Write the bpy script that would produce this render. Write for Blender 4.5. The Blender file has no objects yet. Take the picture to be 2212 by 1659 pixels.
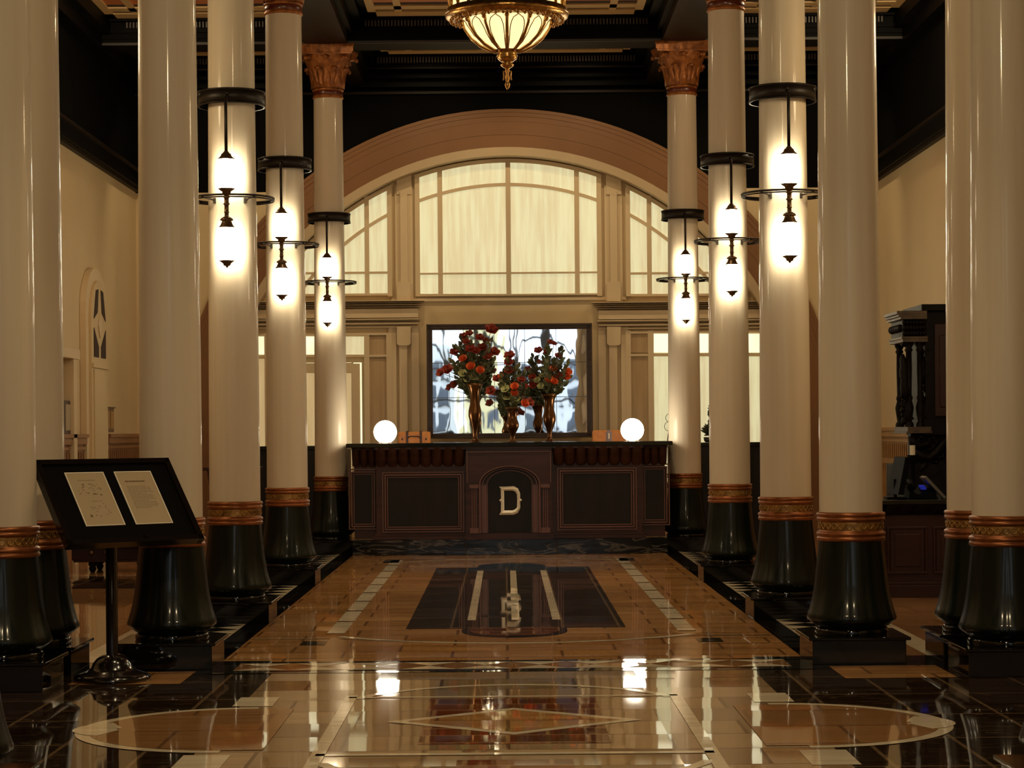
import bpy, math, random
from mathutils import Vector, Matrix
random.seed(7)
PI = math.pi
sc = bpy.context.scene
COL = sc.collection
U = 1.85            # metres per layout unit (half the distance between the two inner column rows)
F = 4600.0          # focal length in pixels of the 2212 px wide frame
VX, VY, TH = 1092.0, 932.0, 0.0085
EYE = 0.68
XC = 0.0137         # axis of the hall

# ---------------------------------------------------------------- layout helpers
def unroll(px, py):
    dx, dy = px - VX, py - VY
    c, s = math.cos(TH), math.sin(TH)
    return dx * c - dy * s, dx * s + dy * c
def P(px, py, s):
    x, y = unroll(px, py)
    return (x / s, F / s, EYE - y / s)
def FP(px, py):
    x, y = unroll(px, py)
    s = y / EYE
    return (x / s, F / s)

# ---------------------------------------------------------------- materials
def nt(m):
    m.use_nodes = True
    return m.node_tree.nodes, m.node_tree.links
def principled(name, col, rough=0.5, metal=0.0, spec=0.5, coat=0.0, coat_rough=0.05, var=None, scale=(6, 6, 6), bump=0.0, bscale=None, emit=None, estr=0.0, detail=4):
    m = bpy.data.materials.new(name)
    n, l = nt(m)
    b = n['Principled BSDF']
    b.inputs['Base Color'].default_value = (*col, 1)
    b.inputs['Roughness'].default_value = rough
    b.inputs['Metallic'].default_value = metal
    b.inputs['Specular IOR Level'].default_value = spec
    b.inputs['Coat Weight'].default_value = coat
    b.inputs['Coat Roughness'].default_value = coat_rough
    if emit:
        b.inputs['Emission Color'].default_value = (*emit, 1)
        b.inputs['Emission Strength'].default_value = estr
    if var or bump:
        tc = n.new('ShaderNodeTexCoord'); mp = n.new('ShaderNodeMapping')
        mp.inputs['Scale'].default_value = scale
        nz = n.new('ShaderNodeTexNoise'); nz.inputs['Scale'].default_value = 1.0; nz.inputs['Detail'].default_value = detail
        l.new(tc.outputs['Object'], mp.inputs['Vector']); l.new(mp.outputs[0], nz.inputs['Vector'])
        if var:
            rp = n.new('ShaderNodeValToRGB')
            rp.color_ramp.elements[0].position = 0.35; rp.color_ramp.elements[1].position = 0.68
            rp.color_ramp.elements[0].color = (*col, 1); rp.color_ramp.elements[1].color = (*var, 1)
            l.new(nz.outputs['Fac'], rp.inputs['Fac']); l.new(rp.outputs[0], b.inputs['Base Color'])
        if bump:
            bp = n.new('ShaderNodeBump'); bp.inputs['Strength'].default_value = bump; bp.inputs['Distance'].default_value = 0.01
            l.new(nz.outputs['Fac'], bp.inputs['Height']); l.new(bp.outputs[0], b.inputs['Normal'])
    return m
def emissive(name, col, strength, col2=None, scale=(6, 6, 1.2)):
    m = bpy.data.materials.new(name)
    n, l = nt(m)
    b = n['Principled BSDF']
    b.inputs['Base Color'].default_value = (*[c * .5 for c in col], 1)
    b.inputs['Roughness'].default_value = 0.25
    b.inputs['Emission Color'].default_value = (*col, 1)
    b.inputs['Emission Strength'].default_value = strength
    if col2:
        tc = n.new('ShaderNodeTexCoord'); mp = n.new('ShaderNodeMapping'); mp.inputs['Scale'].default_value = scale
        nz = n.new('ShaderNodeTexNoise'); nz.inputs['Scale'].default_value = 1; nz.inputs['Detail'].default_value = 5
        rp = n.new('ShaderNodeValToRGB'); rp.color_ramp.elements[0].position = .38; rp.color_ramp.elements[1].position = .62
        rp.color_ramp.elements[0].color = (*col, 1); rp.color_ramp.elements[1].color = (*col2, 1)
        l.new(tc.outputs['Object'], mp.inputs['Vector']); l.new(mp.outputs[0], nz.inputs['Vector'])
        l.new(nz.outputs['Fac'], rp.inputs['Fac']); l.new(rp.outputs[0], b.inputs['Emission Color'])
    return m
def tiles(name, c1, c2, mortar, bw, bh, rough=0.035, msize=0.009, grain=(1.2, 14, 1), gcol=None, gamt=0.35, offset=0.5, vein=None):
    """polished stone laid in tiles: brick pattern in metres, streaky grain, optional light veins"""
    m = bpy.data.materials.new(name)
    n, l = nt(m)
    b = n['Principled BSDF']
    tc = n.new('ShaderNodeTexCoord')
    br = n.new('ShaderNodeTexBrick')
    br.inputs['Color1'].default_value = (*c1, 1); br.inputs['Color2'].default_value = (*c2, 1); br.inputs['Mortar'].default_value = (*mortar, 1)
    br.inputs['Scale'].default_value = 1.0; br.inputs['Brick Width'].default_value = bw; br.inputs['Row Height'].default_value = bh
    br.inputs['Mortar Size'].default_value = msize; br.inputs['Mortar Smooth'].default_value = 0.1; br.inputs['Bias'].default_value = 0
    br.offset = offset
    l.new(tc.outputs['Object'], br.inputs['Vector'])
    mp = n.new('ShaderNodeMapping'); mp.inputs['Scale'].default_value = grain
    nz = n.new('ShaderNodeTexNoise'); nz.inputs['Scale'].default_value = 1; nz.inputs['Detail'].default_value = 6; nz.inputs['Roughness'].default_value = .65
    l.new(tc.outputs['Object'], mp.inputs['Vector']); l.new(mp.outputs[0], nz.inputs['Vector'])
    rp = n.new('ShaderNodeValToRGB'); rp.color_ramp.elements[0].position = .38; rp.color_ramp.elements[1].position = .66
    g = gcol or (.35, .3, .28)
    rp.color_ramp.elements[0].color = (*g, 1); rp.color_ramp.elements[1].color = (1, 1, 1, 1)
    l.new(nz.outputs['Fac'], rp.inputs['Fac'])
    mx = n.new('ShaderNodeMix'); mx.data_type = 'RGBA'; mx.blend_type = 'MULTIPLY'; mx.inputs[0].default_value = gamt
    l.new(br.outputs['Color'], mx.inputs[6]); l.new(rp.outputs[0], mx.inputs[7])
    out = mx.outputs[2]
    if vein:
        mp2 = n.new('ShaderNodeMapping'); mp2.inputs['Scale'].default_value = (1.3, 3.5, 1)
        n2 = n.new('ShaderNodeTexNoise'); n2.inputs['Scale'].default_value = 1.6; n2.inputs['Detail'].default_value = 7; n2.inputs['Distortion'].default_value = 1.2
        l.new(tc.outputs['Object'], mp2.inputs['Vector']); l.new(mp2.outputs[0], n2.inputs['Vector'])
        r2 = n.new('ShaderNodeValToRGB'); e = r2.color_ramp.elements
        e[0].position = .485; e[0].color = (0, 0, 0, 1); e[1].position = .515; e[1].color = (0, 0, 0, 1)
        k = r2.color_ramp.elements.new(.5); k.color = (1, 1, 1, 1)
        l.new(n2.outputs['Fac'], r2.inputs['Fac'])
        m2 = n.new('ShaderNodeMix'); m2.data_type = 'RGBA'
        l.new(r2.outputs[0], m2.inputs[0]); l.new(out, m2.inputs[6]); m2.inputs[7].default_value = (*vein, 1)
        out = m2.outputs[2]
    l.new(out, b.inputs['Base Color'])
    b.inputs['Roughness'].default_value = rough
    # every slab lies at a very slightly different angle, and the polish is faintly wavy
    geo = n.new('ShaderNodeNewGeometry')
    dv = n.new('ShaderNodeVectorMath'); dv.operation = 'DIVIDE'; dv.inputs[1].default_value = (bw if bw < 2 else .5, bh if bh < 2 else .3, 1)
    fr_ = n.new('ShaderNodeVectorMath'); fr_.operation = 'FLOOR'
    wn = n.new('ShaderNodeTexWhiteNoise'); wn.noise_dimensions = '2D'
    sb = n.new('ShaderNodeVectorMath'); sb.operation = 'SUBTRACT'; sb.inputs[1].default_value = (.5, .5, .5)
    ml = n.new('ShaderNodeVectorMath'); ml.operation = 'MULTIPLY'; ml.inputs[1].default_value = (.006, .014, 0)
    n3 = n.new('ShaderNodeTexNoise'); n3.inputs['Scale'].default_value = 2.0; n3.inputs['Detail'].default_value = 1.0
    s3 = n.new('ShaderNodeVectorMath'); s3.operation = 'SUBTRACT'; s3.inputs[1].default_value = (.5, .5, .5)
    m3 = n.new('ShaderNodeVectorMath'); m3.operation = 'MULTIPLY'; m3.inputs[1].default_value = (.006, .009, 0)
    a1 = n.new('ShaderNodeVectorMath'); a2 = n.new('ShaderNodeVectorMath'); nn_ = n.new('ShaderNodeVectorMath'); nn_.operation = 'NORMALIZE'
    l.new(tc.outputs['Object'], dv.inputs[0]); l.new(dv.outputs[0], fr_.inputs[0]); l.new(fr_.outputs[0], wn.inputs['Vector'])
    l.new(wn.outputs['Color'], sb.inputs[0]); l.new(sb.outputs[0], ml.inputs[0])
    l.new(tc.outputs['Object'], n3.inputs['Vector']); l.new(n3.outputs['Color'], s3.inputs[0]); l.new(s3.outputs[0], m3.inputs[0])
    l.new(geo.outputs['Normal'], a1.inputs[0]); l.new(ml.outputs[0], a1.inputs[1]); l.new(a1.outputs[0], a2.inputs[0]); l.new(m3.outputs[0], a2.inputs[1])
    l.new(a2.outputs[0], nn_.inputs[0]); l.new(nn_.outputs[0], b.inputs['Normal'])
    return m

M = {}
M['shaft'] = principled('cream_enamel', (.66, .575, .45), .55, spec=.28, coat=.32, coat_rough=.09, var=(.61, .52, .395), scale=(16, 16, .5), bump=.25)
M['green'] = principled('dark_green_enamel', (.002, .0045, .003), .36, spec=.16, coat=.28, coat_rough=.10, var=(.004, .007, .004), scale=(14, 14, 1.0), bump=.5)
M['granite'] = principled('black_granite', (.004, .004, .004), .06, spec=.6)
M['gilt'] = principled('copper_gilt', (.29, .10, .03), .38, metal=.6, var=(.20, .06, .018), scale=(20, 20, 20))
M['gilt2'] = principled('old_gold', (.42, .24, .075), .38, metal=.7, var=(.22, .11, .03), scale=(25, 25, 25), bump=.5)
M['capital'] = principled('capital_gilt', (.44, .155, .036), .42, metal=.35, var=(.17, .05, .012), scale=(22, 22, 14), bump=.6)
M['oxblood'] = principled('oxblood_paint', (.10, .018, .010), .3, coat=.3)
M['bronze'] = principled('dark_bronze', (.014, .009, .006), .45, metal=.3, spec=.4)
M['bronze2'] = principled('worn_bronze', (.14, .085, .045), .35, metal=.7)
M['opal'] = emissive('opal_glass_lit', (1.0, .87, .60), 54)
M['globe'] = emissive('globe_glass_lit', (1.0, .88, .66), 22)
M['bowl'] = emissive('alabaster_bowl_lit', (.95, .80, .40), 1.15, (.80, .70, .36), (5, 5, 5))
M['brass'] = principled('brass', (.55, .30, .09), .28, metal=.95, var=(.30, .14, .035), scale=(30, 30, 30), bump=.3)
M['wall'] = principled('beige_plaster', (.60, .46, .26), .62, var=(.57, .43, .24), scale=(1.5, 1.5, 1.5))
M['archband'] = principled('tan_archivolt', (.195, .083, .024), .6, var=(.18, .075, .021), scale=(1.5, 1.5, 1.5))
M['archtrim'] = principled('arch_soffit_trim', (.46, .34, .20), .55)
M['trim'] = principled('beige_trim', (.64, .50, .31), .5, var=(.61, .47, .285), scale=(3, 3, 1))
M['black'] = principled('black_paint', (.0017, .0014, .0011), .5, spec=.07)
M['blackw'] = principled('black_wall', (.0016, .0015, .0014), .8, spec=.06, var=(.003, .0026, .002), scale=(.8, .8, .8))
M['darkbrown'] = principled('dark_brown_paint', (.012, .006, .003), .5, spec=.15)
M['beamedge'] = principled('dark_taupe_paint', (.022, .014, .009), .45)
M['cream'] = principled('cream_gilt', (.62, .40, .17), .45)
M['orange'] = principled('orange_panel', (.50, .15, .04), .5)
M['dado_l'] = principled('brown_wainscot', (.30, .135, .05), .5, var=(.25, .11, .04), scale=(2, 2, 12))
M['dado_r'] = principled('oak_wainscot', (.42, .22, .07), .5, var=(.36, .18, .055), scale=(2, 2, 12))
M['hole'] = principled('recess_shade', (.03, .012, .006), .8)  # dark brown stands in for shade inside slots and cut-outs
M['wood'] = principled('mahogany', (.055, .019, .013), .36, spec=.28, coat=.12, coat_rough=.2, var=(.028, .010, .007), scale=(2, 2, 14), bump=.1)
M['wood2'] = principled('mahogany_panel', (.013, .008, .005), .4, spec=.25, coat=.1, var=(.008, .0055, .0035), scale=(9, 9, 1.5))
M['wood3'] = principled('mahogany_moulding', (.13, .050, .032), .34, coat=.2, coat_rough=.2)
M['slab'] = principled('black_veined_marble', (.008, .009, .007), .1, var=(.016, .016, .012), scale=(5, 5, 5))
def veined():
    m = principled('grey_veined_black_marble', (.010, .010, .010), .12)
    n, l = nt(m)
    tc = n.new('ShaderNodeTexCoord'); mp = n.new('ShaderNodeMapping'); mp.inputs['Scale'].default_value = (1.1, 1, 6)
    mp.inputs['Rotation'].default_value = (0, .12, 0)
    nz = n.new('ShaderNodeTexNoise'); nz.inputs['Scale'].default_value = 1.5; nz.inputs['Detail'].default_value = 8; nz.inputs['Distortion'].default_value = 1.5
    rp = n.new('ShaderNodeValToRGB'); e = rp.color_ramp.elements
    e[0].position = .46; e[0].color = (.006, .007, .007, 1); e[1].position = .56; e[1].color = (.006, .006, .006, 1)
    k = e.new(.505); k.color = (.11, .10, .085, 1); k = e.new(.525); k.color = (.03, .03, .028, 1)
    l.new(tc.outputs['Object'], mp.inputs['Vector']); l.new(mp.outputs[0], nz.inputs['Vector']); l.new(nz.outputs['Fac'], rp.inputs['Fac'])
    l.new(rp.outputs[0], n['Principled BSDF'].inputs['Base Color'])
    return m
M['vein'] = veined()
M['letter'] = principled('nickel_sheen_white', (.98, .97, .86), .30, metal=.0)  # near-white, non-metallic base stands in for the metal's bright reflections
M['pane'] = emissive('lit_obscure_glass', (.76, .72, .43), .73, (.66, .56, .32), (22, 22, 1.6))
M['pane_hot'] = emissive('bright_obscure_glass', (.95, .92, .64), 1.05, (.80, .76, .48), (4, 4, 2))
M['pane_dim'] = emissive('dim_obscure_glass', (.62, .46, .23), .75, (.50, .36, .17), (7, 7, .9))
M['pane_off'] = principled('unlit_glass', (.50, .35, .19), .12, var=(.40, .27, .14), scale=(14, 14, 1.2), spec=.6)
M['leather'] = principled('tan_leather', (.75, .30, .075), .5, var=(.62, .22, .05), scale=(12, 12, 12))
M['strap'] = principled('dark_leather', (.05, .012, .006), .5)
M['page'] = principled('printed_paper', (.40, .31, .19), .7)
M['ink'] = principled('grey_ink', (.24, .18, .11), .8)
M['ink2'] = principled('brown_ink', (.15, .09, .04), .8)
M['matte'] = principled('black_mat', (.004, .0037, .0034), .8, spec=.04)
M['signframe'] = principled('black_lacquer', (.008, .005, .004), .16, coat=.3)
M['edge'] = principled('pale_bevel', (.75, .68, .55), .4)
M['redp'] = principled('red_petal', (.40, .050, .022), .6, var=(.22, .024, .012), scale=(30, 30, 30))
M['orangep'] = principled('orange_petal', (.88, .20, .05), .5, var=(.62, .10, .03), scale=(30, 30, 30))
M['palep'] = principled('pale_green_petal', (.55, .58, .30), .55, var=(.40, .42, .18), scale=(30, 30, 30))
M['leafm'] = principled('green_leaf', (.085, .105, .04), .5, var=(.13, .14, .06), scale=(20, 20, 20))
M['leafd'] = principled('dark_olive_leaf', (.03, .032, .013), .5)
M['stem'] = principled('plant_stem', (.06, .07, .02), .6)
M['vase'] = principled('aged_brass_vase', (.17, .075, .024), .25, metal=.85, var=(.07, .028, .012), scale=(5, 5, 2))
M['frame'] = principled('walnut_gilt_frame', (.05, .022, .011), .45, metal=.1, var=(.02, .009, .005), scale=(30, 30, 30), bump=.4)
M['plastic'] = principled('black_plastic', (.003, .003, .0035), .6, spec=.04)
M['led'] = emissive('blue_led', (.03, .05, .8), .15)
M['carved'] = principled('carved_dark_oak', (.006, .0032, .002), .5, spec=.12, var=(.003, .0016, .001), scale=(14, 14, 14), bump=.5)
M['carvedhi'] = principled('worn_oak_moulding', (.09, .055, .028), .5, var=(.035, .02, .011), scale=(14, 14, 14))
M['redwood'] = principled('red_mahogany', (.030, .007, .004), .4, spec=.3, coat=.1, var=(.020, .005, .003), scale=(2, 2, 10))
M['phone'] = principled('grey_plastic', (.10, .09, .08), .35)
M['whitecyl'] = principled('white_ceramic', (.65, .58, .45), .4)
M['sconcewood'] = principled('walnut_case', (.12, .05, .02), .4)
M['brownglass'] = principled('amber_glass', (.45, .26, .10), .2)
M['street1'] = principled('pale_stone_facade', (.75, .78, .80), .8)
M['street2'] = principled('yellow_facade', (.75, .65, .35), .8)
M['street3'] = principled('street_window', (.08, .10, .13), .3)
M['steel'] = principled('window_steel', (.05, .05, .05), .4)
M['branch'] = principled('grey_bark', (.14, .12, .10), .8)
def mirror_mat():
    m = principled('antique_mirror', (.86, .88, .90), .015, metal=1.0)
    n, l = nt(m)
    tc = n.new('ShaderNodeTexCoord'); nz = n.new('ShaderNodeTexNoise'); nz.inputs['Scale'].default_value = 2.6; nz.inputs['Detail'].default_value = 1.5
    mp = n.new('ShaderNodeMapping'); mp.inputs['Scale'].default_value = (1.6, 1, .7)
    l.new(tc.outputs['Object'], mp.inputs['Vector']); l.new(mp.outputs[0], nz.inputs['Vector'])
    bp = n.new('ShaderNodeBump'); bp.inputs['Strength'].default_value = .2; bp.inputs['Distance'].default_value = .005
    l.new(nz.outputs['Fac'], bp.inputs['Height']); l.new(bp.outputs[0], n['Principled BSDF'].inputs['Normal'])
    return m
M['mirror'] = mirror_mat()
FT = [tiles('honey_travertine', (.50, .25, .085), (.62, .34, .13), (.24, .11, .04), .62, .33, gcol=(.42, .33, .25), gamt=.7),
      tiles('dark_emperador', (.020, .011, .006), (.036, .020, .011), (.20, .13, .07), .36, .72, offset=0, grain=(3, 16, 1), gamt=.6, vein=(.10, .06, .035)),
      tiles('cream_marble', (.74, .64, .46), (.78, .68, .50), (.35, .26, .16), 3, 3, msize=.0),
      tiles('beige_marble', (.25, .165, .085), (.44, .31, .175), (.13, .075, .035), .66, .40, gcol=(.6, .52, .45), gamt=.5),
      tiles('black_stone', (.005, .0045, .004), (.008, .007, .006), (.05, .035, .02), 1.1, .8, msize=.003, gamt=.2),
      tiles('rust_marble', (.21, .055, .016), (.12, .035, .012), (.40, .22, .10), .33, .20, gcol=(.4, .3, .25), gamt=.6),
      tiles('oak_travertine', (.30, .155, .06), (.36, .185, .075), (.18, .09, .04), .7, .5, gcol=(.6, .5, .4), gamt=.5)]

# ---------------------------------------------------------------- mesh builder (layout units)
class MB:
    def __init__(s): s.v = []; s.f = []; s.m = []; s.sm = []
    def add(s, vs, fs, m=0, smooth=False):
        o = len(s.v); s.v += [tuple(p) for p in vs]
        for f in fs:
            s.f.append([o + i for i in f]); s.m.append(m); s.sm.append(smooth)
    def box(s, x0, x1, y0, y1, z0, z1, m=0):
        if x0 > x1: x0, x1 = x1, x0
        if y0 > y1: y0, y1 = y1, y0
        if z0 > z1: z0, z1 = z1, z0
        s.add([(x0,y0,z0),(x1,y0,z0),(x1,y1,z0),(x0,y1,z0),(x0,y0,z1),(x1,y0,z1),(x1,y1,z1),(x0,y1,z1)],
              [(0,3,2,1),(4,5,6,7),(0,1,5,4),(1,2,6,5),(2,3,7,6),(3,0,4,7)], m)
        return s
    def lathe(s, prof, cx=0, cy=0, n=32, m=0, smooth=True, mod=None, cap=True):
        vs = []; fs = []
        for j, (r, z) in enumerate(prof):
            for i in range(n):
                a = 2 * PI * i / n
                rr = r * (mod(a, j / (len(prof) - 1)) if mod else 1)
                vs.append((cx + rr * math.cos(a), cy + rr * math.sin(a), z))
        for j in range(len(prof) - 1):
            for i in range(n):
                k = (i + 1) % n
                fs.append((j*n+i, j*n+k, (j+1)*n+k, (j+1)*n+i))
        s.add(vs, fs, m, smooth)
        if cap:
            o = len(vs)
            s.add(vs[:n], [tuple(reversed(range(n)))], m)
            s.add(vs[-n:], [tuple(range(n))], m)
        return s
    def tube(s, pts, r, n=8, m=0, smooth=True, cap=True):
        pts = [Vector(p) for p in pts]; vs = []
        R = r if isinstance(r, (list, tuple)) else [r] * len(pts)
        up = Vector((0, 0, 1)); prev = None
        for i, p in enumerate(pts):
            t = (pts[min(i+1, len(pts)-1)] - pts[max(i-1, 0)])
            if t.length < 1e-9: t = Vector((0, 0, 1))
            t.normalize()
            if prev is None:
                a = t.cross(up if abs(t.z) < .9 else Vector((1, 0, 0))).normalized()
            else:
                a = (prev - t * prev.dot(t)).normalized()
            prev = a; b = t.cross(a)
            for k in range(n):
                an = 2 * PI * k / n
                vs.append(tuple(p + (a * math.cos(an) + b * math.sin(an)) * R[i]))
        fs = [(i*n+k, i*n+(k+1) % n, (i+1)*n+(k+1) % n, (i+1)*n+k) for i in range(len(pts)-1) for k in range(n)]
        if cap: fs += [tuple(reversed(range(n))), tuple(range((len(pts)-1)*n, len(pts)*n))]
        s.add(vs, fs, m, smooth)
        return s
    def prism_y(s, poly, y0, y1, m=0):
        n = len(poly)
        s.add([(x, y0, z) for x, z in poly] + [(x, y1, z) for x, z in poly],
              [tuple(range(n)), tuple(reversed(range(n, 2*n)))] + [(i, n+i, n+(i+1) % n, (i+1) % n) for i in range(n)], m)
        return s
    def prism_x(s, poly, x0, x1, m=0):
        n = len(poly)
        s.add([(x0, y, z) for y, z in poly] + [(x1, y, z) for y, z in poly],
              [tuple(range(n)), tuple(reversed(range(n, 2*n)))] + [(i, n+i, n+(i+1) % n, (i+1) % n) for i in range(n)], m)
        return s
    def prism_z(s, poly, z0, z1, m=0):
        n = len(poly)
        s.add([(x, y, z0) for x, y in poly] + [(x, y, z1) for x, y in poly],
              [tuple(reversed(range(n))), tuple(range(n, 2*n))] + [(i, (i+1) % n, n+(i+1) % n, n+i) for i in range(n)], m)
        return s
    def sphere(s, c, r, n=16, k=10, m=0, sx=1, sy=1, sz=1):
        vs = []; fs = []
        for j in range(k + 1):
            t = PI * j / k
            for i in range(n):
                a = 2 * PI * i / n
                vs.append((c[0] + r*sx*math.sin(t)*math.cos(a), c[1] + r*sy*math.sin(t)*math.sin(a), c[2] - r*sz*math.cos(t)))
        for j in range(k):
            for i in range(n):
                fs.append((j*n+i, j*n+(i+1) % n, (j+1)*n+(i+1) % n, (j+1)*n+i))
        s.add(vs, fs, m, True); return s
    def ring(s, cx, cy, z, R, r, a0=0, a1=2*PI, n=40, k=8, m=0, sz=1):
        pts = [(cx + R*math.cos(a0+(a1-a0)*i/n), cy + R*math.sin(a0+(a1-a0)*i/n), z) for i in range(n+1)]
        s.tube(pts, r, k, m, cap=abs(a1-a0) < 6.28); return s
    def strip(s, L, R_, m=0, smooth=False):
        n = len(L)
        s.add(list(L) + list(R_), [(i, i+1, n+i+1, n+i) for i in range(n-1)], m, smooth); return s
    def build(s, name, mats, parent=None, loc=None, rz=0, bevel=0):
        me = bpy.data.meshes.new(name)
        me.from_pydata([(x*U, y*U, z*U) for x, y, z in s.v], [], s.f)
        if not isinstance(mats, (list, tuple)): mats = [mats]
        for m in mats: me.materials.append(M[m] if isinstance(m, str) else m)
        for p, mi, sm in zip(me.polygons, s.m, s.sm):
            p.material_index = min(mi, len(mats)-1); p.use_smooth = sm
        me.update()
        o = bpy.data.objects.new(name, me); COL.objects.link(o)
        if parent: o.parent = parent
        if loc: o.location = [c*U for c in loc]
        if rz: o.rotation_euler = (0, 0, rz)
        if bevel:
            b = o.modifiers.new('bevel', 'BEVEL'); b.width = bevel*U; b.segments = 2; b.limit_method = 'ANGLE'
        return o
def tag(o, label=None, cat=None, group=None, kind=None):
    if label: o['label'] = label
    if cat: o['category'] = cat
    if group: o['group'] = group
    if kind: o['kind'] = kind
    return o
def thing(name, label, cat, loc=(0, 0, 0), rz=0, group=None, kind=None):
    o = bpy.data.objects.new(name, None); COL.objects.link(o)
    o.location = [c*U for c in loc]; o.rotation_euler = (0, 0, rz); o.empty_display_size = .1
    return tag(o, label, cat, group, kind)
def copy_tree(o, loc=None, parent=None, rz=None, label=None, group=None):
    c = o.copy(); COL.objects.link(c)
    if parent is not None: c.parent = parent
    for ch in list(o.children): copy_tree(ch, parent=c)
    if loc is not None: c.location = [q*U for q in loc]
    if rz is not None: c.rotation_euler = (0, 0, rz)
    if label: c['label'] = label
    if group: c['group'] = group
    return c
def struct(o): o['kind'] = 'structure'; return o

# ================================================================ SETTING
XW = 2.31                    # side walls
YW = F / 344.0               # far wall
YB = -6.0                    # wall behind the camera
HB, HC = 2.86, 3.00          # beam underside, coffer panel
BND = 2.20                   # top of the beige wall zone
TX = .16                     # wall thickness

# ---- floor
fl = MB()
def fpoly(pts, m, lev):
    z = .0004 * lev
    fl.add([(x, y, z) for x, y in pts], [tuple(range(len(pts)))] if area(pts) > 0 else [tuple(reversed(range(len(pts))))], m)
def area(p): return sum(p[i][0]*p[(i+1) % len(p)][1] - p[(i+1) % len(p)][0]*p[i][1] for i in range(len(p)))
def frect(x0, x1, y0, y1, m, lev): fpoly([(x0, y0), (x1, y0), (x1, y1), (x0, y1)], m, lev)
def sym(pts): return [(2*XC - x, y) for x, y in reversed(pts)]
def both(pts, m, lev): fpoly(pts, m, lev); fpoly(sym(pts), m, lev)
def brect(x0, x1, y0, y1, m, lev): both([(XC+x0, y0), (XC+x1, y0), (XC+x1, y1), (XC+x0, y1)], m, lev)
def arc(cx, cy, R, w, a0, a1, m, lev, n=24, ky=1.0):
    for i in range(n):
        b0 = a0 + (a1-a0)*i/n; b1 = a0 + (a1-a0)*(i+1)/n
        fpoly([(cx+R*math.cos(b0), cy+R*ky*math.sin(b0)), (cx+R*math.cos(b1), cy+R*ky*math.sin(b1)),
               (cx+(R-w)*math.cos(b1), cy+(R-w)*ky*math.sin(b1)), (cx+(R-w)*math.cos(b0), cy+(R-w)*ky*math.sin(b0))], m, lev)
fl.box(-XW-.2, XW+.2, YB-.2, YW+.4, -.1, 0, 0)
brect(-XW, -1.13, 6.36, YW, 6, 1)
# central lane
YL0, YL1 = 6.30, 11.70
brect(-.935, -.865, YL0, 12.4, 4, 2)
brect(-1.14, -.935, YL0, 12.6, 4, 2)
y = YL0
while y < 12.3:                                    # black and cream saw-tooth borders between the plinths
    for xa, xb in ((-1.12, -1.03), (-.945, -1.03)):
        both([(XC+xa, y), (XC+xb, y+.075), (XC+xa, y+.15)], 2, 3)
    y += .155
y = 7.2                                            # dashed cream strips
while y < 10.9:
    brect(-.625, -.565, y+.02, y+.44, 2, 2); brect(-.625, -.565, y, y+.02, 1, 2); y += .46
fpoly([(-.35, 7.36), (.41, 7.36), (.41, 10.65), (-.35, 10.65)], 1, 2)
for x0, x1 in ((-.143, -.113), (.016, .045), (.163, .193)): frect(x0, x1, 7.67, 10.4, 2, 3)
def tongue(cx, y0, y1, w, m, lev):
    pts = [(cx-w, y0), (cx+w, y0)] + [(cx + w*math.cos(a)*1.0, y0 + (y1-y0)*(.35+.65*math.sin(a))) for a in [PI*i/14 for i in range(15)]]
    if y1 < y0: pass
    fpoly(pts, m, lev)
tongue(.025, 7.36, 7.02, .18, 4, 2); tongue(.025, 7.38, 7.07, .155, 5, 3)
tongue(.025, 10.65, 10.98, .17, 4, 2)
arc(.03, 7.62, .80, .035, PI+.72, 2*PI-.72, 2, 2)
arc(.03, 7.10, .62, .02, PI+.30, 2*PI-.30, 3, 2, ky=.35)
arc(.03, 10.6, .80, .035, .72, PI-.72, 2, 2)
brect(-.68, -.60, 6.82, 6.95, 1, 2); brect(-.66, -.58, 11.1, 11.35, 1, 2)
brect(-.865, -.60, 7.02, 7.06, 3, 2)
# cross band of lozenges
frect(XC-.86, XC+.86, 6.28, 6.32, 4, 4); frect(XC-.80, XC+.80, 6.09, 6.28, 6, 4); frect(XC-.86, XC+.86, 6.02, 6.09, 4, 4)
x = -.80
while x < .79:
    for dx in (0,):
        fpoly([(XC+x, 6.275), (XC+x+.16, 6.275), (XC+x+.08, 6.19)], 2, 5); fpoly([(XC+x+.08, 6.18), (XC+x+.16, 6.095), (XC+x, 6.095)], 2, 5)
    x += .16
# near field
frect(-XW, XW, YB, 6.02, 1, 1); brect(-XW, -.72, 6.02, 6.36, 4, 2)
frect(XC-.68, XC+.68, -2, 6.02, 3, 2)
brect(-1.21, -.905, 5.79, 6.09, 0, 3)
brect(-.70, -.60, 5.30, 5.48, 2, 4); brect(-.70, -.60, 4.30, 4.50, 2, 4)
# the two side bulges
for sgn in (-1, 1):
    cx, cy, R = XC + sgn*.63, 4.905, .375
    hd = lambda r: [(cx + sgn*r*math.sin(PI*i/28), cy - r*math.cos(PI*i/28)) for i in range(29)]
    p = hd(R); fpoly(p, 2, 4)
    p = hd(R-.032); fpoly(p, 6, 5)
    arc(cx + sgn*.27, cy, .115, .10, -1.2 if sgn > 0 else PI-1.2, 1.2 if sgn > 0 else PI+1.2, 2, 6)
    frect(min(cx-sgn*.09, cx), max(cx-sgn*.09, cx), cy-.34, cy+.34, 6, 5)
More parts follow.
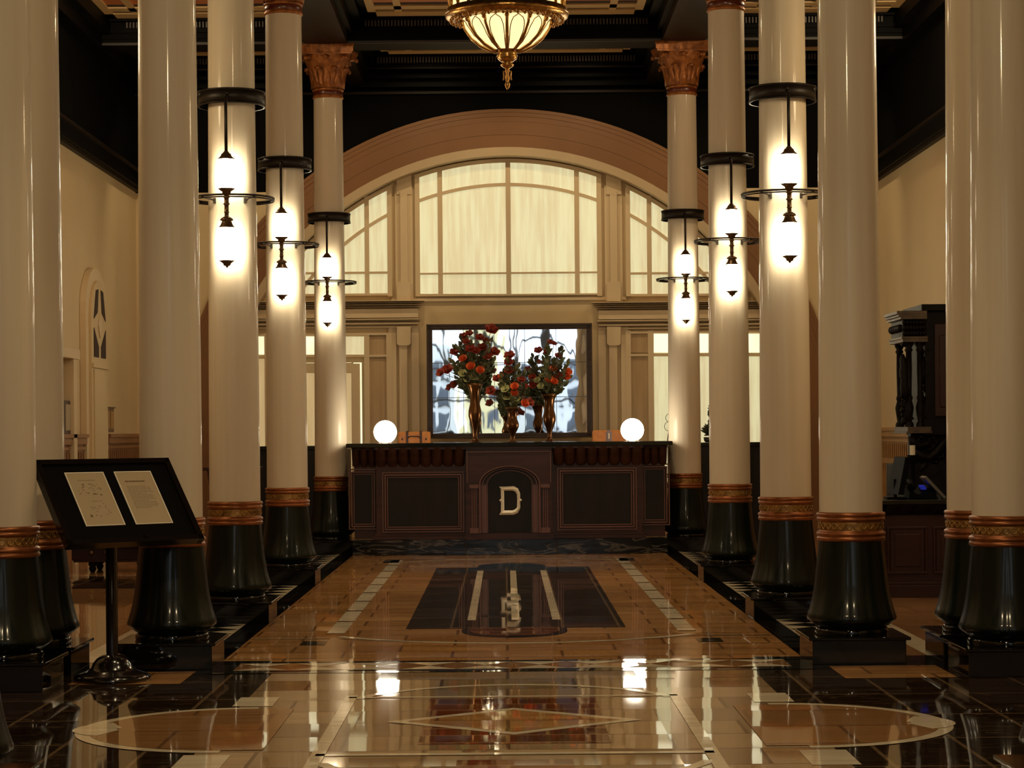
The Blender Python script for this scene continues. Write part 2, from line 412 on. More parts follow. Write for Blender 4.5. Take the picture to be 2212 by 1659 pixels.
# central medallion
arc(XC, 5.28, .44, .03, .35, PI-.35, 2, 4); arc(XC, 4.52, .44, .03, PI+.35, 2*PI-.35, 2, 4)
frect(XC-.255, XC+.255, 4.50, 5.60, 3, 4); frect(XC-.21, XC+.21, 4.62, 5.42, 5, 5)
fpoly([(XC-.30, 4.99), (XC, 4.76), (XC+.30, 4.99), (XC, 5.22)], 2, 6); fpoly([(XC-.25, 4.99), (XC, 4.80), (XC+.25, 4.99), (XC, 5.18)], 0, 7)
frect(XC-.42, XC+.42, 4.47, 4.50, 2, 5); frect(XC-.42, XC+.42, 5.44, 5.465, 2, 5)
for k in (-1, 1):
    a = XC + k*.40; b = XC + k*.43
    fpoly([(a, 5.5), (b, 5.5), (b, 4.2), (a, 4.2)], 2, 5)
frect(XC-.12, XC+.12, 3.9, 4.40, 5, 5)
# aisles
brect(-XW, -1.14, 9.41, 10.24, 1, 2); brect(-XW, -1.14, 10.24, 10.27, 2, 2)
brect(-1.32, -1.24, 6.36, 9.41, 2, 2)
floor = struct(fl.build('floor', FT))

# ---- ceiling with beams and coffers
ce = MB(); YS = [12.04, 9.62, 7.72, 6.27, 3.76, 1.4, -1.0, -3.4]
ce.box(-XW-.2, XW+.2, YB-.2, YW+.3, HC+.02, HC+.14, 0)
def beamx(y0, y1):                    # cross beam with stepped mouldings and dentils on the face turned to the camera
    ce.box(-XW, XW, y0, y1, HB, HC+.02, 0)
    ce.box(-XW, XW, y0-.012, y0, HB+.035, HC, 0)
    ce.box(-XW, XW, y0-.030, y0, 2.925, 2.945, 0); ce.box(-XW, XW, y0-.055, y0, HC-.014, HC, 0)
    ce.box(-XW, XW, y0-.008, y0, HB, HB+.014, 2)
    ce.box(-XW, XW, y1, y1+.02, HB+.09, HC, 0)
for y in YS: beamx(y-.11, y+.11)
for sg in (-1, 1):                    # long beams over the column rows, and along the walls
    c = XC + sg*1.0
    ce.box(c-.12, c+.12, YB, YW, HB-.004, HC+.02, 1)
    ce.box(c-.15, c+.15, YB, YW, HB+.05, HC, 0); ce.box(c-.20, c+.20, YB, YW, HB+.12, HC, 0)
    ce.box(sg*XW, sg*(XW-.12), YB, YW, HB+.06, HC, 0); ce.box(sg*XW, sg*(XW-.07), YB, YW, HB-.02, HC, 0)
ceiling = struct(ce.build('ceiling', ['black', 'darkbrown', 'beamedge']))
dn = MB()
for yf in [y-.11 for y in YS[:3]] + [YW-.27]:
    x = -2.1
    while x < 2.12:
        if not (.80 < abs(x-XC) < 1.2): dn.box(x, x+.009, yf-.034, yf, HC-.049, HC-.016)
        x += .0185
struct(dn.build('trim_1', principled('dentil_grey', (.06, .045, .035), .4)))
# coffer panels: cream frames, orange fields
cf = MB(); yb = [YW-.16] + [y for y in YS]
for i in range(3):
    y1 = (YW-.285) if i == 0 else yb[i]-.17; y0 = yb[i+1]+.135
    for x0, x1 in ((XC-.755, XC+.765), (-2.19, -1.22), (1.25, 2.19)):
        z = HC+.012
        cf.box(x0, x1, y0, y1, z, z+.01, 1)
        def fr(a, b, c, d, h=.012): cf.box(a, b, c, d, z-h, z, 0)
        w = .045
        fr(x0, x1, y1-.12, y1); fr(x0, x1, y0, y0+.12); fr(x0, x0+w, y0, y1); fr(x1-w, x1, y0, y1)
        fr(x0+w, x1-w, y1-.27, y1-.175, .010); fr(x0+w, x1-w, y0+.175, y0+.27, .010)
        fr(x0+.15, x0+.19, y0+.1, y1-.1, .010); fr(x1-.19, x1-.15, y0+.1, y1-.1, .010)
        cf.box(x0+w, x1-w, y1-.175, y1-.12, z-.002, z, 2); cf.box(x0+w, x1-w, y1-.32, y1-.27, z-.002, z, 2)  # dark strips painted for the shade in the slots
        k = 4 if x1-x0 > 1.2 else 3
        for j in range(k):
            q = x0 + (x1-x0)*(j+1)/(k+1) if j else x0+.20
            if j == k-1: continue
            if j: fr(q-.014, q+.014, y0+w, y1-w, .009)
struct(cf.build('trim_2', ['cream', 'orange', 'hole']))

# ---- side walls
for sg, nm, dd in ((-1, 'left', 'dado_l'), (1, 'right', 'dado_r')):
    w = MB(); x0, x1 = sg*XW, sg*(XW+TX)
    w.box(x0, x1, YB, YW+.3, 0, BND, 0)
    w.box(x0, x1, YB, YW+.3, BND, HC+.1, 1)
    struct(w.build('wall_'+nm, ['wall', 'blackw']))
    t = MB(); a = sg*(XW)
    t.box(a, a-sg*.03, YB, YW, BND, BND+.02, 1); t.box(a, a-sg*.05, YB, YW, BND+.02, BND+.10, 0); t.box(a, a-sg*.07, YB, YW, BND+.10, BND+.115, 1)
    t.box(a, a-sg*.03, YB, YW, BND+.115, BND+.13, 0)
    struct(t.build('trim_3' if sg < 0 else 'trim_4', ['black', 'darkbrown']))
    d = MB()
    segs = [(YB, 11.56), (12.20, YW)] if sg < 0 else [(YB, YW)]
    for ya, ybb in segs:
        d.box(a, a-sg*.02, ya, ybb, 0, .66, 0)
        d.box(a, a-sg*.05, ya, ybb, .665, .685, 0); d.box(a, a-sg*.04, ya, ybb, .63, .665, 0); d.box(a, a-sg*.03, ya, ybb, .60, .615, 0)
        d.box(a, a-sg*.032, ya, ybb, .47, .50, 0); d.box(a, a-sg*.035, ya, ybb, 0, .09, 0)
        yy = max(ya, 7)
        while yy < ybb-.05:                    # little turned slots under the rail, their shade painted dark, reeded boards below
            d.box(a-sg*.021, a-sg*.024, yy, yy+.028, .51, .585, 1)
            d.box(a-sg*.02, a-sg*.034, yy+.032, yy+.050, .505, .59, 0)
            d.box(a-sg*.02, a-sg*.028, yy, yy+.02, .10, .47, 0)
            yy += .062
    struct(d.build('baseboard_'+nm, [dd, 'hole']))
# ---- wall behind the camera with tall windows to the street
bw = MB(); WX, WZ0, WZ1 = 2.0, 1.0, 2.82
bw.box(-XW-.2, -WX, YB-TX, YB, 0, HC+.1, 0); bw.box(WX, XW+.2, YB-TX, YB, 0, HC+.1, 0)
bw.box(-WX, WX, YB-TX, YB, 0, WZ0, 0); bw.box(-WX, WX, YB-TX, YB, WZ1, HC+.1, 0)
struct(bw.build('wall_back', 'blackw'))
ww = MB()
for i in range(9):
    x = -WX + 2*WX*i/8; w = .05 if i % 2 == 0 else .018
    ww.box(x-w, x+w, YB-.10, YB-.03, WZ0, WZ1)
for z, w in ((1.0, .05), (1.55, .03), (2.05, .018), (2.78, .04)): ww.box(-WX, WX, YB-.095, YB-.035, z-w/2, z+w/2)
for x in (-1, 0, 1):
    pts = [(x+.5*math.cos(PI*i/16), YB-.06, 1.95+.55*math.sin(PI*i/16)) for i in range(17)]
    ww.tube(pts, .02, 6)
struct(ww.build('window_4', 'steel'))
# street beyond
st = MB(); st.box(-9, -.32, -16, -15, -.2, 2.9, 0); st.box(-.2, .55, -15.5, -14.5, -.2, 4.1, 1); st.box(.75, 9, -16.5, -15.3, -.2, 2.55, 0)
for x0_, yf_, n_ in ((-3.4, -15.0, 7), (.95, -15.3, 7)):
    for i in range(n_):
        for j in range(5):
            x = x0_+i*.42; st.box(x, x+.22, yf_, yf_+.02, .25+j*.5, .60+j*.5, 2); st.box(x-.03, x+.25, yf_, yf_+.05, .21+j*.5, .25+j*.5, 3)
for j in range(7): st.box(.0, .14, -14.5, -14.48, .3+j*.5, .6+j*.5, 2); st.box(.24, .38, -14.5, -14.48, .3+j*.5, .6+j*.5, 2)
tag(st.build('building', ['street1', 'street2', 'street3', 'steel']), 'pale stone street facades mirrored in the framed mirror over the desk', 'building')
tr = MB()
tr.tube([(-1.6, -9, -.1), (-1.55, -9, 1.2), (-1.3, -9, 2.4), (-1.2, -9, 4)], [.10, .08, .06, .03], 8)
for a in range(14):
    z0 = 1.2+.18*a; q = random.uniform(-1, 1)
    tr.tube([(-1.5+.08*a*.3, -9, z0), (-1.45+q*.5, -9+random.uniform(-.3, .3), z0+.4), (-1.4+q*1.1, -9, z0+.6+random.random()*.3)], [.035, .02, .008], 5)
tag(tr.build('street_tree', 'branch'), 'bare grey street tree seen only in the mirror above the desk', 'tree')
gr = MB(); gr.box(-12, 12, -18, YB-TX, -.12, -.02)
struct(gr.build('trim_5', 'street1'))

# ---- far wall : front plane with the great arch opening, screen set back
SW = 344.0
def wp(px, py, s=SW):
    X, Y, Z = P(px, py, s); return X, Z
ACX, ACZ = wp(1099, 952)
def aR(r): return r / SW
fw = MB()
def zarc(x, R):
    d = x-ACX
    return ACZ + math.sqrt(max(0, R*R-d*d)) if abs(d) < R else ACZ
Y0, Y1 = YW, YW+.20
ZB = .68 + 1.515
R0 = aR(715)
N = 96
xs = sorted(set([-XW, XW] + [ACX - R0 + 2*R0*i/N for i in range(N+1)]))
for a, b in zip(xs[:-1], xs[1:]):
    ins = (a >= ACX-R0-1e-6 and b <= ACX+R0+1e-6)
    za, zb_ = (zarc(a, R0), zarc(b, R0)) if ins else (0, 0)
    fw.prism_y([(a, max(za, ZB)), (b, max(zb_, ZB)), (b, HC+.1), (a, HC+.1)], Y0, Y1, 1)
    if ins:
        if min(za, zb_) < ZB: fw.prism_y([(a, min(za, ZB)), (b, min(zb_, ZB)), (b, ZB), (a, ZB)], Y0, Y1, 0)
    else: fw.prism_y([(a, 0), (b, 0), (b, ZB), (a, ZB)], Y0, Y1, 0)
struct(fw.build('wall_far', ['wall', 'blackw']))
cw = MB()
cw.box(-XW, XW, YW-.27, YW, 2.915, HC, 0); cw.box(-XW, XW, YW-.15, YW, 2.88, 2.915, 0); cw.box(-XW, XW, YW-.31, YW, HC-.014, HC, 0)
cw.box(-XW, XW, YW-.06, YW, HB-.02, HB+.06, 0); cw.box(-XW, XW, YW-.03, YW, HB-.06, HB-.045, 1); cw.box(-XW, XW, YW-.285, YW, 2.915, 2.923, 1)
struct(cw.build('trim_6', ['black', 'darkbrown']))
def band(mb, Ra, Rb, ya, yb_, m, n=72, a0=0, a1=PI):
    """solid arc between radii Ra > Rb, from plane ya to yb"""
    for i in range(n):
        t0 = a0+(a1-a0)*i/n; t1 = a0+(a1-a0)*(i+1)/n
        q = [(ACX+Ra*math.cos(t0), ACZ+Ra*math.sin(t0)), (ACX+Ra*math.cos(t1), ACZ+Ra*math.sin(t1)),
             (ACX+Rb*math.cos(t1), ACZ+Rb*math.sin(t1)), (ACX+Rb*math.cos(t0), ACZ+Rb*math.sin(t0))]
        mb.prism_y(q, ya, yb_, m)
ar = MB()
band(ar, aR(716), aR(709), YW-.020, YW+.1, 0); band(ar, aR(709), aR(705), YW-.016, YW+.1, 0); band(ar, aR(705), aR(700), YW-.018, YW+.1, 0)
band(ar, aR(700), aR(689), YW-.0135, YW+.1, 0); band(ar, aR(689), aR(661), YW-.0115, YW+.1, 0); band(ar, aR(661), aR(634), YW-.0085, YW+.1, 0)
band(ar, aR(634), aR(616), YW-.015, YW+.19, 1)
for sg in (-1, 1):        # jambs below the springing
    a, b = sorted((ACX+sg*aR(716), ACX+sg*aR(634))); ar.box(a, b, YW-.02, YW+.1, 0, ACZ, 0)
    a, b = sorted((ACX+sg*aR(634), ACX+sg*aR(616))); ar.box(a, b, YW-.015, YW+.19, 0, ACZ, 1)
struct(ar.build('trim_7', ['archband', 'archtrim']))
# screen wall
YSC = YW+.12; SS = F/YSC
def sp(px, py):
    X, Y, Z = P(px, py, SS); return X, Z
SX, SZ = sp(1099, 952)
sw = MB()
pts = [(ACX+aR(640)*math.cos(PI*i/60), ACZ+aR(640)*math.sin(PI*i/60)) for i in range(61)]
sw.prism_y([(ACX-aR(640), 0), (ACX+aR(640), 0)] + pts, YSC, YSC+.08, 0)
struct(sw.build('wall_screen', 'wall'))
# windows : cells given in photograph pixels on the screen plane; 'R' tops follow the arch
def zline(px, spec):
    if isinstance(spec, tuple):             # ('R', radius px)
        d = px-1099; return 952 - math.sqrt(max(1, spec[1]**2-d*d))
    return spec
def cell(mb, x0, x1, top, bot, y, m=0, t=.004, n=10):
    T = []; B = []
    for i in range(n+1):
        px = x0+(x1-x0)*i/n; yt = zline(px, top); yb_ = zline(px, bot)
        if yt > yb_: yt = yb_
        T.append(sp(px, yt)); B.append(sp(px, yb_))
    poly = T + list(reversed(B))
    mb.prism_y(poly, y-t, y+t, m)
YG = YSC-.010
_bk = [0]
def bar(mb, x0, x1, y0, y1, d=.028, m=0):
    _bk[0] += 1; d += (_bk[0] % 9)*.0005
    a, b = sp(x0, y1), sp(x1, y0); mb.box(a[0], b[0], YSC-d, YSC, a[1], b[1], m)
def arcbar(mb, Ra, Rb, x0, x1, d=.026, m=0, n=24):
    T = []; B = []
    for i in range(n):
        pa = x0+(x1-x0)*i/n; pb = x0+(x1-x0)*(i+1)/n
        q = [sp(pa, zline(pa, ('R', Rb))), sp(pb, zline(pb, ('R', Rb))), sp(pb, zline(pb, ('R', Ra))), sp(pa, zline(pa, ('R', Ra)))]
        mb.prism_y(q, YSC-d, YSC, m)
def window(name, cells, bars, arcs):
    r = thing(name, None, None, (0, 0, 0), kind='structure')
    g = MB()
    for c in cells: cell(g, *c[:4], YG, c[4] if len(c) > 4 else 0)
    g.build('window_pane', ['pane', 'pane_hot', 'pane_dim', 'pane_off'], r)
    f = MB()
    for b in bars: bar(f, *b)
    for a in arcs: arcbar(f, *a)
    f.build('window_frame', 'trim', r)
    return r
window('window_1', [(906, 948, ('R', 600), 635), (954, 1095, ('R', 600), 635), (1101, 1243, ('R', 600), 635), (1249, 1290, ('R', 600), 635)],
       [(947, 955, 362, 637), (1094, 1102, 350, 637), (1242, 1250, 362, 637), (904, 1292, 587, 594), (898, 906, 378, 640), (1290, 1298, 378, 640), (898, 1298, 634, 641)],
       [(556, 549, 904, 1292), (608, 600, 898, 1298)])
window('window_2', [(592, 640, ('R', 600), 635), (648, 789, ('R', 600), 635), (797, 838, ('R', 600), 635)],
       [(640, 648, 560, 637), (789, 797, 424, 637), (590, 840, 587, 594), (838, 846, 405, 641), (586, 846, 634, 641)],
       [(556, 549, 600, 840), (608, 600, 588, 846)])
window('window_3', [(1360, 1398, ('R', 600), 635), (1406, 1546, ('R', 600), 635), (1554, 1606, ('R', 600), 635)],
       [(1546, 1554, 560, 637), (1398, 1406, 424, 637), (1358, 1608, 587, 594), (1352, 1360, 405, 641), (1352, 1612, 634, 641)],
       [(556, 549, 1358, 1600), (608, 600, 1352, 1612)])
# glazed doors below
window('door_2', [(500, 556, 727, 766, 1), (556, 575, 727, 766, 1), (583, 720, 727, 766, 1), (728, 790, 727, 766, 0), (798, 838, 727, 766, 3), (798, 838, 775, 1040, 3), (590, 762, 806, 1040, 2), (500, 575, 775, 1040, 2)],
       [(575, 583, 720, 1100), (790, 798, 720, 1100), (838, 846, 720, 1100), (500, 846, 766, 774), (500, 846, 719, 727), (720, 728, 727, 766), (762, 781, 790, 1100), (583, 781, 786, 806)], [])
dg = MB()  # glowing strips stand in for light showing through the door gaps
for x0, x1, y0, y1 in ((583, 760, 783.4, 785.6), (764, 782, 783.4, 785.6), (780.5, 782, 785, 1040)):
    a, b = sp(x0, y1), sp(x1, y0); dg.box(a[0], b[0], YSC-.034, YSC-.029, a[1], b[1])
struct(dg.build('door_gap_glow', 'pane_hot'))
window('door_3', [(1362, 1402, 721, 762, 3), (1362, 1402, 770, 1040, 3), (1412, 1530, 721, 762, 1), (1412, 1536, 770, 1040, 0), (1544, 1604, 721, 762, 1), (1544, 1604, 770, 1040, 0), (1612, 1690, 721, 762, 1), (1612, 1690, 770, 1040, 0)],
       [(1402, 1411, 714, 1100), (1354, 1362, 714, 1100), (1536, 1544, 714, 1100), (1604, 1612, 714, 1100), (1354, 1690, 762, 770), (1354, 1690, 713, 721)], [])
# entablatures
def entab(name, x0, x1, inner):
    e = MB()
    def lay(y0, y1, d, ext):
        a0, a1 = (x0, x1+ext) if inner > 0 else (x0-ext, x1)
        p, q = sp(a0, y1), sp(a1, y0); e.box(p[0], q[0], YSC-d, YSC, p[1], q[1])
    lay(652, 655, .105, 14); lay(655, 659, .095, 11); lay(659, 664, .082, 7); lay(664, 668, .070, 3)
    lay(668, 691, .055, 0); lay(691, 693, .062, 2); lay(693, 697, .068, 4); lay(697, 705, .055, 0); lay(705, 712, .03, -2)
    struct(e.build(name, 'trim'))
entab('trim_9', 400, 904, 1); entab('trim_10', 1292, 1800, -1)
# panelled header between and pilasters
hd_ = MB()
bar(hd_, 846, 1352, 641, 652, .018); struct(hd_.build('trim_11', 'trim'))
def pilaster(name, cx):
    p = MB()
    bar(p, cx-18, cx-9, 400, 652, .012); bar(p, cx+9, cx+18, 400, 652, .012)
    bar(p, cx-7, cx+7, 415, 610, .03); bar(p, cx-16, cx+16, 372, 421, .024)
    def blk(y0, y1, up):
        w = 15; r = 5; pts = []
        pts_px = [(cx-w, y1), (cx+w, y1), (cx+w, y0+r), (cx+w-2, y0+2), (cx+w-r, y0), (cx-w+r, y0), (cx-w+2, y0+2), (cx-w, y0+r)] if up else \
                 [(cx-w, y1-r), (cx-w+2, y1-2), (cx-w+r, y1), (cx+w-r, y1), (cx+w-2, y1-2), (cx+w, y1-r), (cx+w, y0), (cx-w, y0)]
        p.prism_y([sp(*q) for q in pts_px], YSC-.05, YSC)
    blk(609, 652, True); blk(706, 747, False)
    bar(p, cx-7, cx+7, 747, 1100, .035); bar(p, cx-30, cx-17, 706, 1100, .02); bar(p, cx+19, cx+32, 706, 1100, .02)
    struct(p.build(name, 'trim'))
pilaster('trim_12', 873); pilaster('trim_13', 1325)

# ---- arched side door in the left wall
dr = thing('door_1', None, None, (-XW, 0, 0), kind='structure')
def arch_yz(yc, hw, z0, zs, rise, n=14):
    return [(yc-hw, z0)] + [(yc+hw, z0)] + [(yc+hw*math.cos(PI*i/n), zs+rise*math.sin(PI*i/n)**.9) for i in range(n+1)]
DY = 11.88
c = MB(); c.prism_x(arch_yz(DY, .31, 0, 1.34, .27), .001, .035); c.build('door_frame', 'trim', dr)
c = MB(); c.prism_x(arch_yz(DY, .235, 0, 1.32, .22), .035, .05, 0); c.box(.05, .058, DY-.19, DY+.19, .02, 1.04, 0); c.box(.05, .062, DY-.235, DY+.235, 1.05, 1.075, 0)
c.build('door_leaf', 'wall', dr)
c = MB()  # dark plates stand in for the shaded tracery cut-outs
for y0, y1, z0, z1, k in ((-.17, -.035, 1.11, 1.27, 0), (.035, .17, 1.11, 1.27, 0), (-.17, -.035, 1.32, 1.49, 1), (.035, .17, 1.32, 1.49, 1)):
    ya, yb_ = DY+y0, DY+y1; mid = ya if y0 < 0 else yb_; oth = yb_ if y0 < 0 else ya
    if k: c.prism_x([(mid, z0), (oth*.8+mid*.2, z0+.04), (oth, z1), ((mid+oth)/2, z1-.01)], .0505, .0535)
    else: c.prism_x([(mid, z0), (oth, z0), (oth, z0+.06), (mid, z1)], .0505, .0535)
c.build('tracery_shade', 'hole', dr)
c = MB(); c.prism_x([(DY-.05, 1.29), (DY, 1.22), (DY+.05, 1.29), (DY, 1.36)], .0505, .056); c.build('tracery_diamond', 'trim', dr)
c = MB(); c.sphere((.075, DY-.17, .52), .018, 10, 8); c.build('door_knob', 'bronze2', dr)

# ================================================================ COLUMNS
def column_proto(loc, label):
    r = thing('column', label, 'column', (loc[0], loc[1], 0), group=None)
    p = MB(); p.box(-.135, .135, -.135, .135, 0, .070); p.box(-.147, .147, -.147, .147, .070, .079)
    p.lathe([(.106, .079), (.108, .086), (.106, .095), (.099, .098)], n=40)
    p.build('plinth', 'granite', r, bevel=.002)
    g = MB()
    prof = [(.096, .097), (.104, .103), (.117, .112), (.128, .122), (.1285, .129), (.1245, .142), (.119, .160), (.1135, .182), (.1085, .210), (.1045, .24), (.1005, .28), (.0965, .32), (.0945, .352)]
    g.lathe(prof, n=168, mod=lambda a, t: 1 + .022*abs(math.sin(7*a))*(1-.6*t) if .0 < t < 1 else 1)
    g.build('flared_base', 'green', r)
    b = MB()
    bp = [(.092, .350), (.0995, .353), (.1010, .3585), (.0985, .3635), (.0955, .3655), (.1005, .368), (.1015, .373), (.099, .3775), (.0945, .3795),
          (.0935, .383)]
    b.lathe(bp, n=48, m=0); b.lathe([(.0935, .383), (.0935, .4075)], n=48, m=1, cap=False)
    bq = [(.0935, .4075), (.0945, .409), (.0985, .411), (.1005, .4155), (.0985, .420), (.0955, .4215), (.0995, .424), (.1010, .429), (.0985, .434), (.0925, .436)]
    b.lathe(bq, n=48, m=0)
    b.build('gilded_band', ['gilt', 'gilt2'], r)
    k = MB()                                   # guilloche of little rings round the band
    nn = 28
    for i in range(nn):
        a = 2*PI*i/nn; cx, cy = .0945*math.cos(a), .0945*math.sin(a)
        t = Vector((-math.sin(a), math.cos(a), 0))
        pts = [tuple(Vector((cx, cy, .3953)) + t*.0085*math.cos(q) + Vector((0, 0, .0085*math.sin(q)))) for q in [2*PI*j/10 for j in range(11)]]
        k.tube(pts, .0019, 5, cap=False)
    k.build('guilloche', 'gilt2', r)
    s = MB(); s.lathe([(.0922, .434), (.0905, .9), (.0875, 1.4), (.0845, 1.9), (.0812, 2.57)], n=56)
    s.build('shaft', 'shaft', r)
    cpt = MB()
    cpt.lathe([(.0815, 2.565), (.0865, 2.568), (.088, 2.574), (.0845, 2.579), (.0835, 2.583)], n=40, m=0)
    cpt.lathe([(.083, 2.583), (.0855, 2.590), (.0855, 2.603), (.083, 2.607)], n=40, m=1)
    cpt.lathe([(.083, 2.607), (.0885, 2.611), (.0885, 2.616), (.083, 2.620)], n=40, m=0)
    cpt.lathe([(.080, 2.618), (.085, 2.65), (.098, 2.70), (.116, 2.745), (.131, 2.782), (.136, 2.805)], n=48, m=0)
    pq = []
    for i in range(4):                          # concave-sided abacus
        a = PI/2*i
        for u, d in ((-1, .0), (-.55, .022), (0, .030), (.55, .022)):
            x, y = .155*u, -.155+d*1.0
            pq.append((x*math.cos(a)-y*math.sin(a), x*math.sin(a)+y*math.cos(a)))
    cpt.prism_z(pq, 2.812, 2.852, 0); cpt.prism_z([(x*.95, y*.95) for x, y in pq], 2.802, 2.812, 0); cpt.prism_z([(x*1.03, y*1.03) for x, y in pq], 2.838, 2.856, 0)
    cpt.build('capital', ['capital', 'oxblood'], r)
    lf = MB()
    for i in range(16):                         # acanthus leaves curling outwards under the abacus
        a = 2*PI*i/16 + (0 if i % 2 else 0); up = i % 2 == 0
        H = .175 if up else .115; r0 = .082; er = .066 if up else .035
        ca, sa = math.cos(a), math.sin(a); n = 9; rows = []
        for j in range(n):
            t = j/(n-1); z = 2.622+H*math.sin(min(1, t*1.0)*PI*.55)/math.sin(PI*.5); rad = r0+.006+er*t**1.35
            if t > .85: z -= .012*(t-.85)/.15; rad += .008
            wd = (.021 if up else .017)*(1-.25*t)*(1+.45*math.sin(t*5*PI)*.6)*(1 if t < .9 else .55)
            row = []
            for q in (-1, -.5, 0, .5, 1):
                rr = rad + .006*(1-abs(q)) - .002*abs(q); w = wd*q*(1+.2*(t))
                row.append((rr*ca-w*sa, rr*sa+w*ca, z-.010*abs(q)*t))
            rows.append(row)
        vs = [p for rw in rows for p in rw]; fs = [(j*5+k_, j*5+k_+1, (j+1)*5+k_+1, (j+1)*5+k_) for j in range(n-1) for k_ in range(4)]
        lf.add(vs, fs, 0, True)
        if up:
            lf.sphere(((r0+er+.014)*ca, (r0+er+.014)*sa, 2.622+H-.014), .012, 8, 6)
    o = lf.build('acanthus_leaves', 'capital', r)
    sm = o.modifiers.new('t', 'SOLIDIFY'); sm.thickness = .006
    return r
def CP(px, s, pyref): x, _ = unroll(px, pyref); return (x/s, F/s)
G = 'glossy white columns with dark green bases'
cols = [
 ((-.9877, F/382), 'white column with gold capital just left of the reception desk, nearest the desk'),
 ((1.0123, F/382), 'white column with gold capital at the right end of the reception desk'),
 ((-.9880, F/478), 'second white column from the desk in the left row'),
 ((1.0120, F/478), 'second white column from the desk in the right row'),
 ((-.9845, F/595), 'third white column from the desk in the left row, carrying the nearest left lamp'),
 ((1.0154, F/595), 'third white column from the desk in the right row, carrying the nearest right lamp'),
 ((-.9860, F/734), 'thick white column without a lamp directly behind the black sign stand'),
 ((1.0140, F/734), 'thick white column without a lamp in front of the nearest right lamp column'),
 ((-1.373, F/745), 'white column at the far left, partly hidden behind the leftmost column'),
 ((1.403, F/727), 'white column at the far right, partly hidden behind the rightmost column'),
 ((-1.366, F/797), 'leftmost white column, cut by the left edge of the frame'),
 ((1.388, F/777), 'rightmost white column, cut by the right edge of the frame'),
 ((-1.008, F/1222), 'nearest column at bottom left, only the rim of its green base in frame'),
 ((1.037, F/1222), 'nearest column at bottom right, only the rim of its green base in frame')]
c0 = None
for (x, y), lab in cols:
    if c0 is None: c0 = column_proto((x, y), lab); c0['group'] = G
    else: copy_tree(c0, loc=(x, y, 0), label=lab, group=G)

# ---------------------------------------------------------------- column sconces
def sconce_proto(loc, label):
    r = thing('column_sconce', label, 'lamp', (loc[0], loc[1], 0), group='bronze twin lamps hung on the columns')
    E = EYE
    m = MB(); Z0, Z1 = E+1.188, E+1.236
    m.lathe([(.117, Z0), (.120, Z0), (.120, Z1), (.117, Z1), (.117, Z0)], n=56, cap=False)
    m.lathe([(.116, Z0-.003), (.1225, Z0-.003), (.1225, Z0+.003), (.116, Z0+.003), (.116, Z0-.003)], n=56, cap=False)
    m.lathe([(.116, Z1-.003), (.1225, Z1-.003), (.1225, Z1+.003), (.116, Z1+.003), (.116, Z1-.003)], n=56, cap=False)
    for a in (0, PI/2, PI, 3*PI/2): m.tube([(.083*math.cos(a), .083*math.sin(a), Z0+.024), (.118*math.cos(a), .118*math.sin(a), Z0+.024)], .004, 6)
    m.lathe([(.084, Z1-.010), (.119, Z1-.010), (.119, Z1-.004), (.084, Z1-.004), (.084, Z1-.010)], n=56, cap=False)
    m.build('collar', 'bronze', r)
    m = MB(); ly = -.163
    m.tube([(0, -.122, Z0+.02), (0, ly, Z0+.006), (0, ly, E+.995)], .0058, 8); m.sphere((0, -.122, Z0+.03), .007, 8, 6)
    m.build('rod', 'bronze', r)
    def shade(zt, zb, n0):
        g = MB(); g.lathe([(.012, zb-.001), (.0275, zb), (.0287, zb+.003), (.0300, zb+.02), (.0300, zt-.02), (.0287, zt-.003), (.0275, zt), (.012, zt+.001)], 0, ly, 28)
        sh_ = g.build('glass_shade', 'opal', r)
        cp = MB(); cp.lathe([(.030, zt), (.0295, zt+.003), (.024, zt+.008), (.019, zt+.013), (.017, zt+.020), (.0125, zt+.022), (.009, zt+.028), (.006, zt+.030)] if n0 == 0 else
                            [(.029, zt), (.0285, zt+.003), (.022, zt+.010), (.0175, zt+.022), (.0165, zt+.024), (.024, zt+.027), (.021, zt+.033), (.010, zt+.040), (.006, zt+.042)], 0, ly, 24)
        cp.build('shade_cap', 'bronze2', sh_)
        cp = MB()
        if n0 == 0: cp.lathe([(.006, zb-.024), (.015, zb-.024), (.0155, zb-.012), (.021, zb-.008), (.028, zb-.003), (.030, zb)], 0, ly, 24)
        else: cp.lathe([(.0015, zb-.026), (.004, zb-.024), (.005, zb-.020), (.012, zb-.018), (.014, zb-.011), (.024, zb-.004), (.029, zb)], 0, ly, 24)
        cp.build('shade_foot', 'bronze2', sh_)
    shade(E+.975, E+.872, 0); shade(E+.732, E+.616, 1)
    m = MB(); zr = E+.853
    for dz, rr in ((0, .0042), (-.008, .0028)): m.ring(0, .0, zr+dz, .150, rr, n=56, k=6)
    for a in (.55, PI-.55, PI+.9, 2*PI-.9):
        m.tube([(.086*math.cos(a), .086*math.sin(a), zr-.012), (.150*math.cos(a), .150*math.sin(a), zr-.004)], .004, 6)
        m.box(.088*math.cos(a)-.005, .088*math.cos(a)+.005, .088*math.sin(a)-.005, .088*math.sin(a)+.005, zr-.024, zr-.004)
    m.build('hoop', 'bronze', r)
    m = MB(); m.lathe([(.008, E+.772), (.0075, E+.785), (.011, E+.787), (.008, E+.790), (.008, E+.812), (.013, E+.817), (.008, E+.822), (.0085, E+.838), (.0125, E+.840), (.009, E+.844), (.009, E+.852)], 0, ly, 12)
    m.build('stem', 'bronze2', r)
    return r
sl = [(0, 'twin opal lamp on the column touching the left end of the desk, farthest left lamp'), (1, 'twin opal lamp on the column at the right end of the desk, farthest right lamp'),
      (2, 'middle twin opal lamp of the left row of columns'), (3, 'middle twin opal lamp of the right row of columns'),
      (4, 'largest and highest twin opal lamp of the left row of columns'), (5, 'largest and highest twin opal lamp of the right row of columns')]
s0 = None
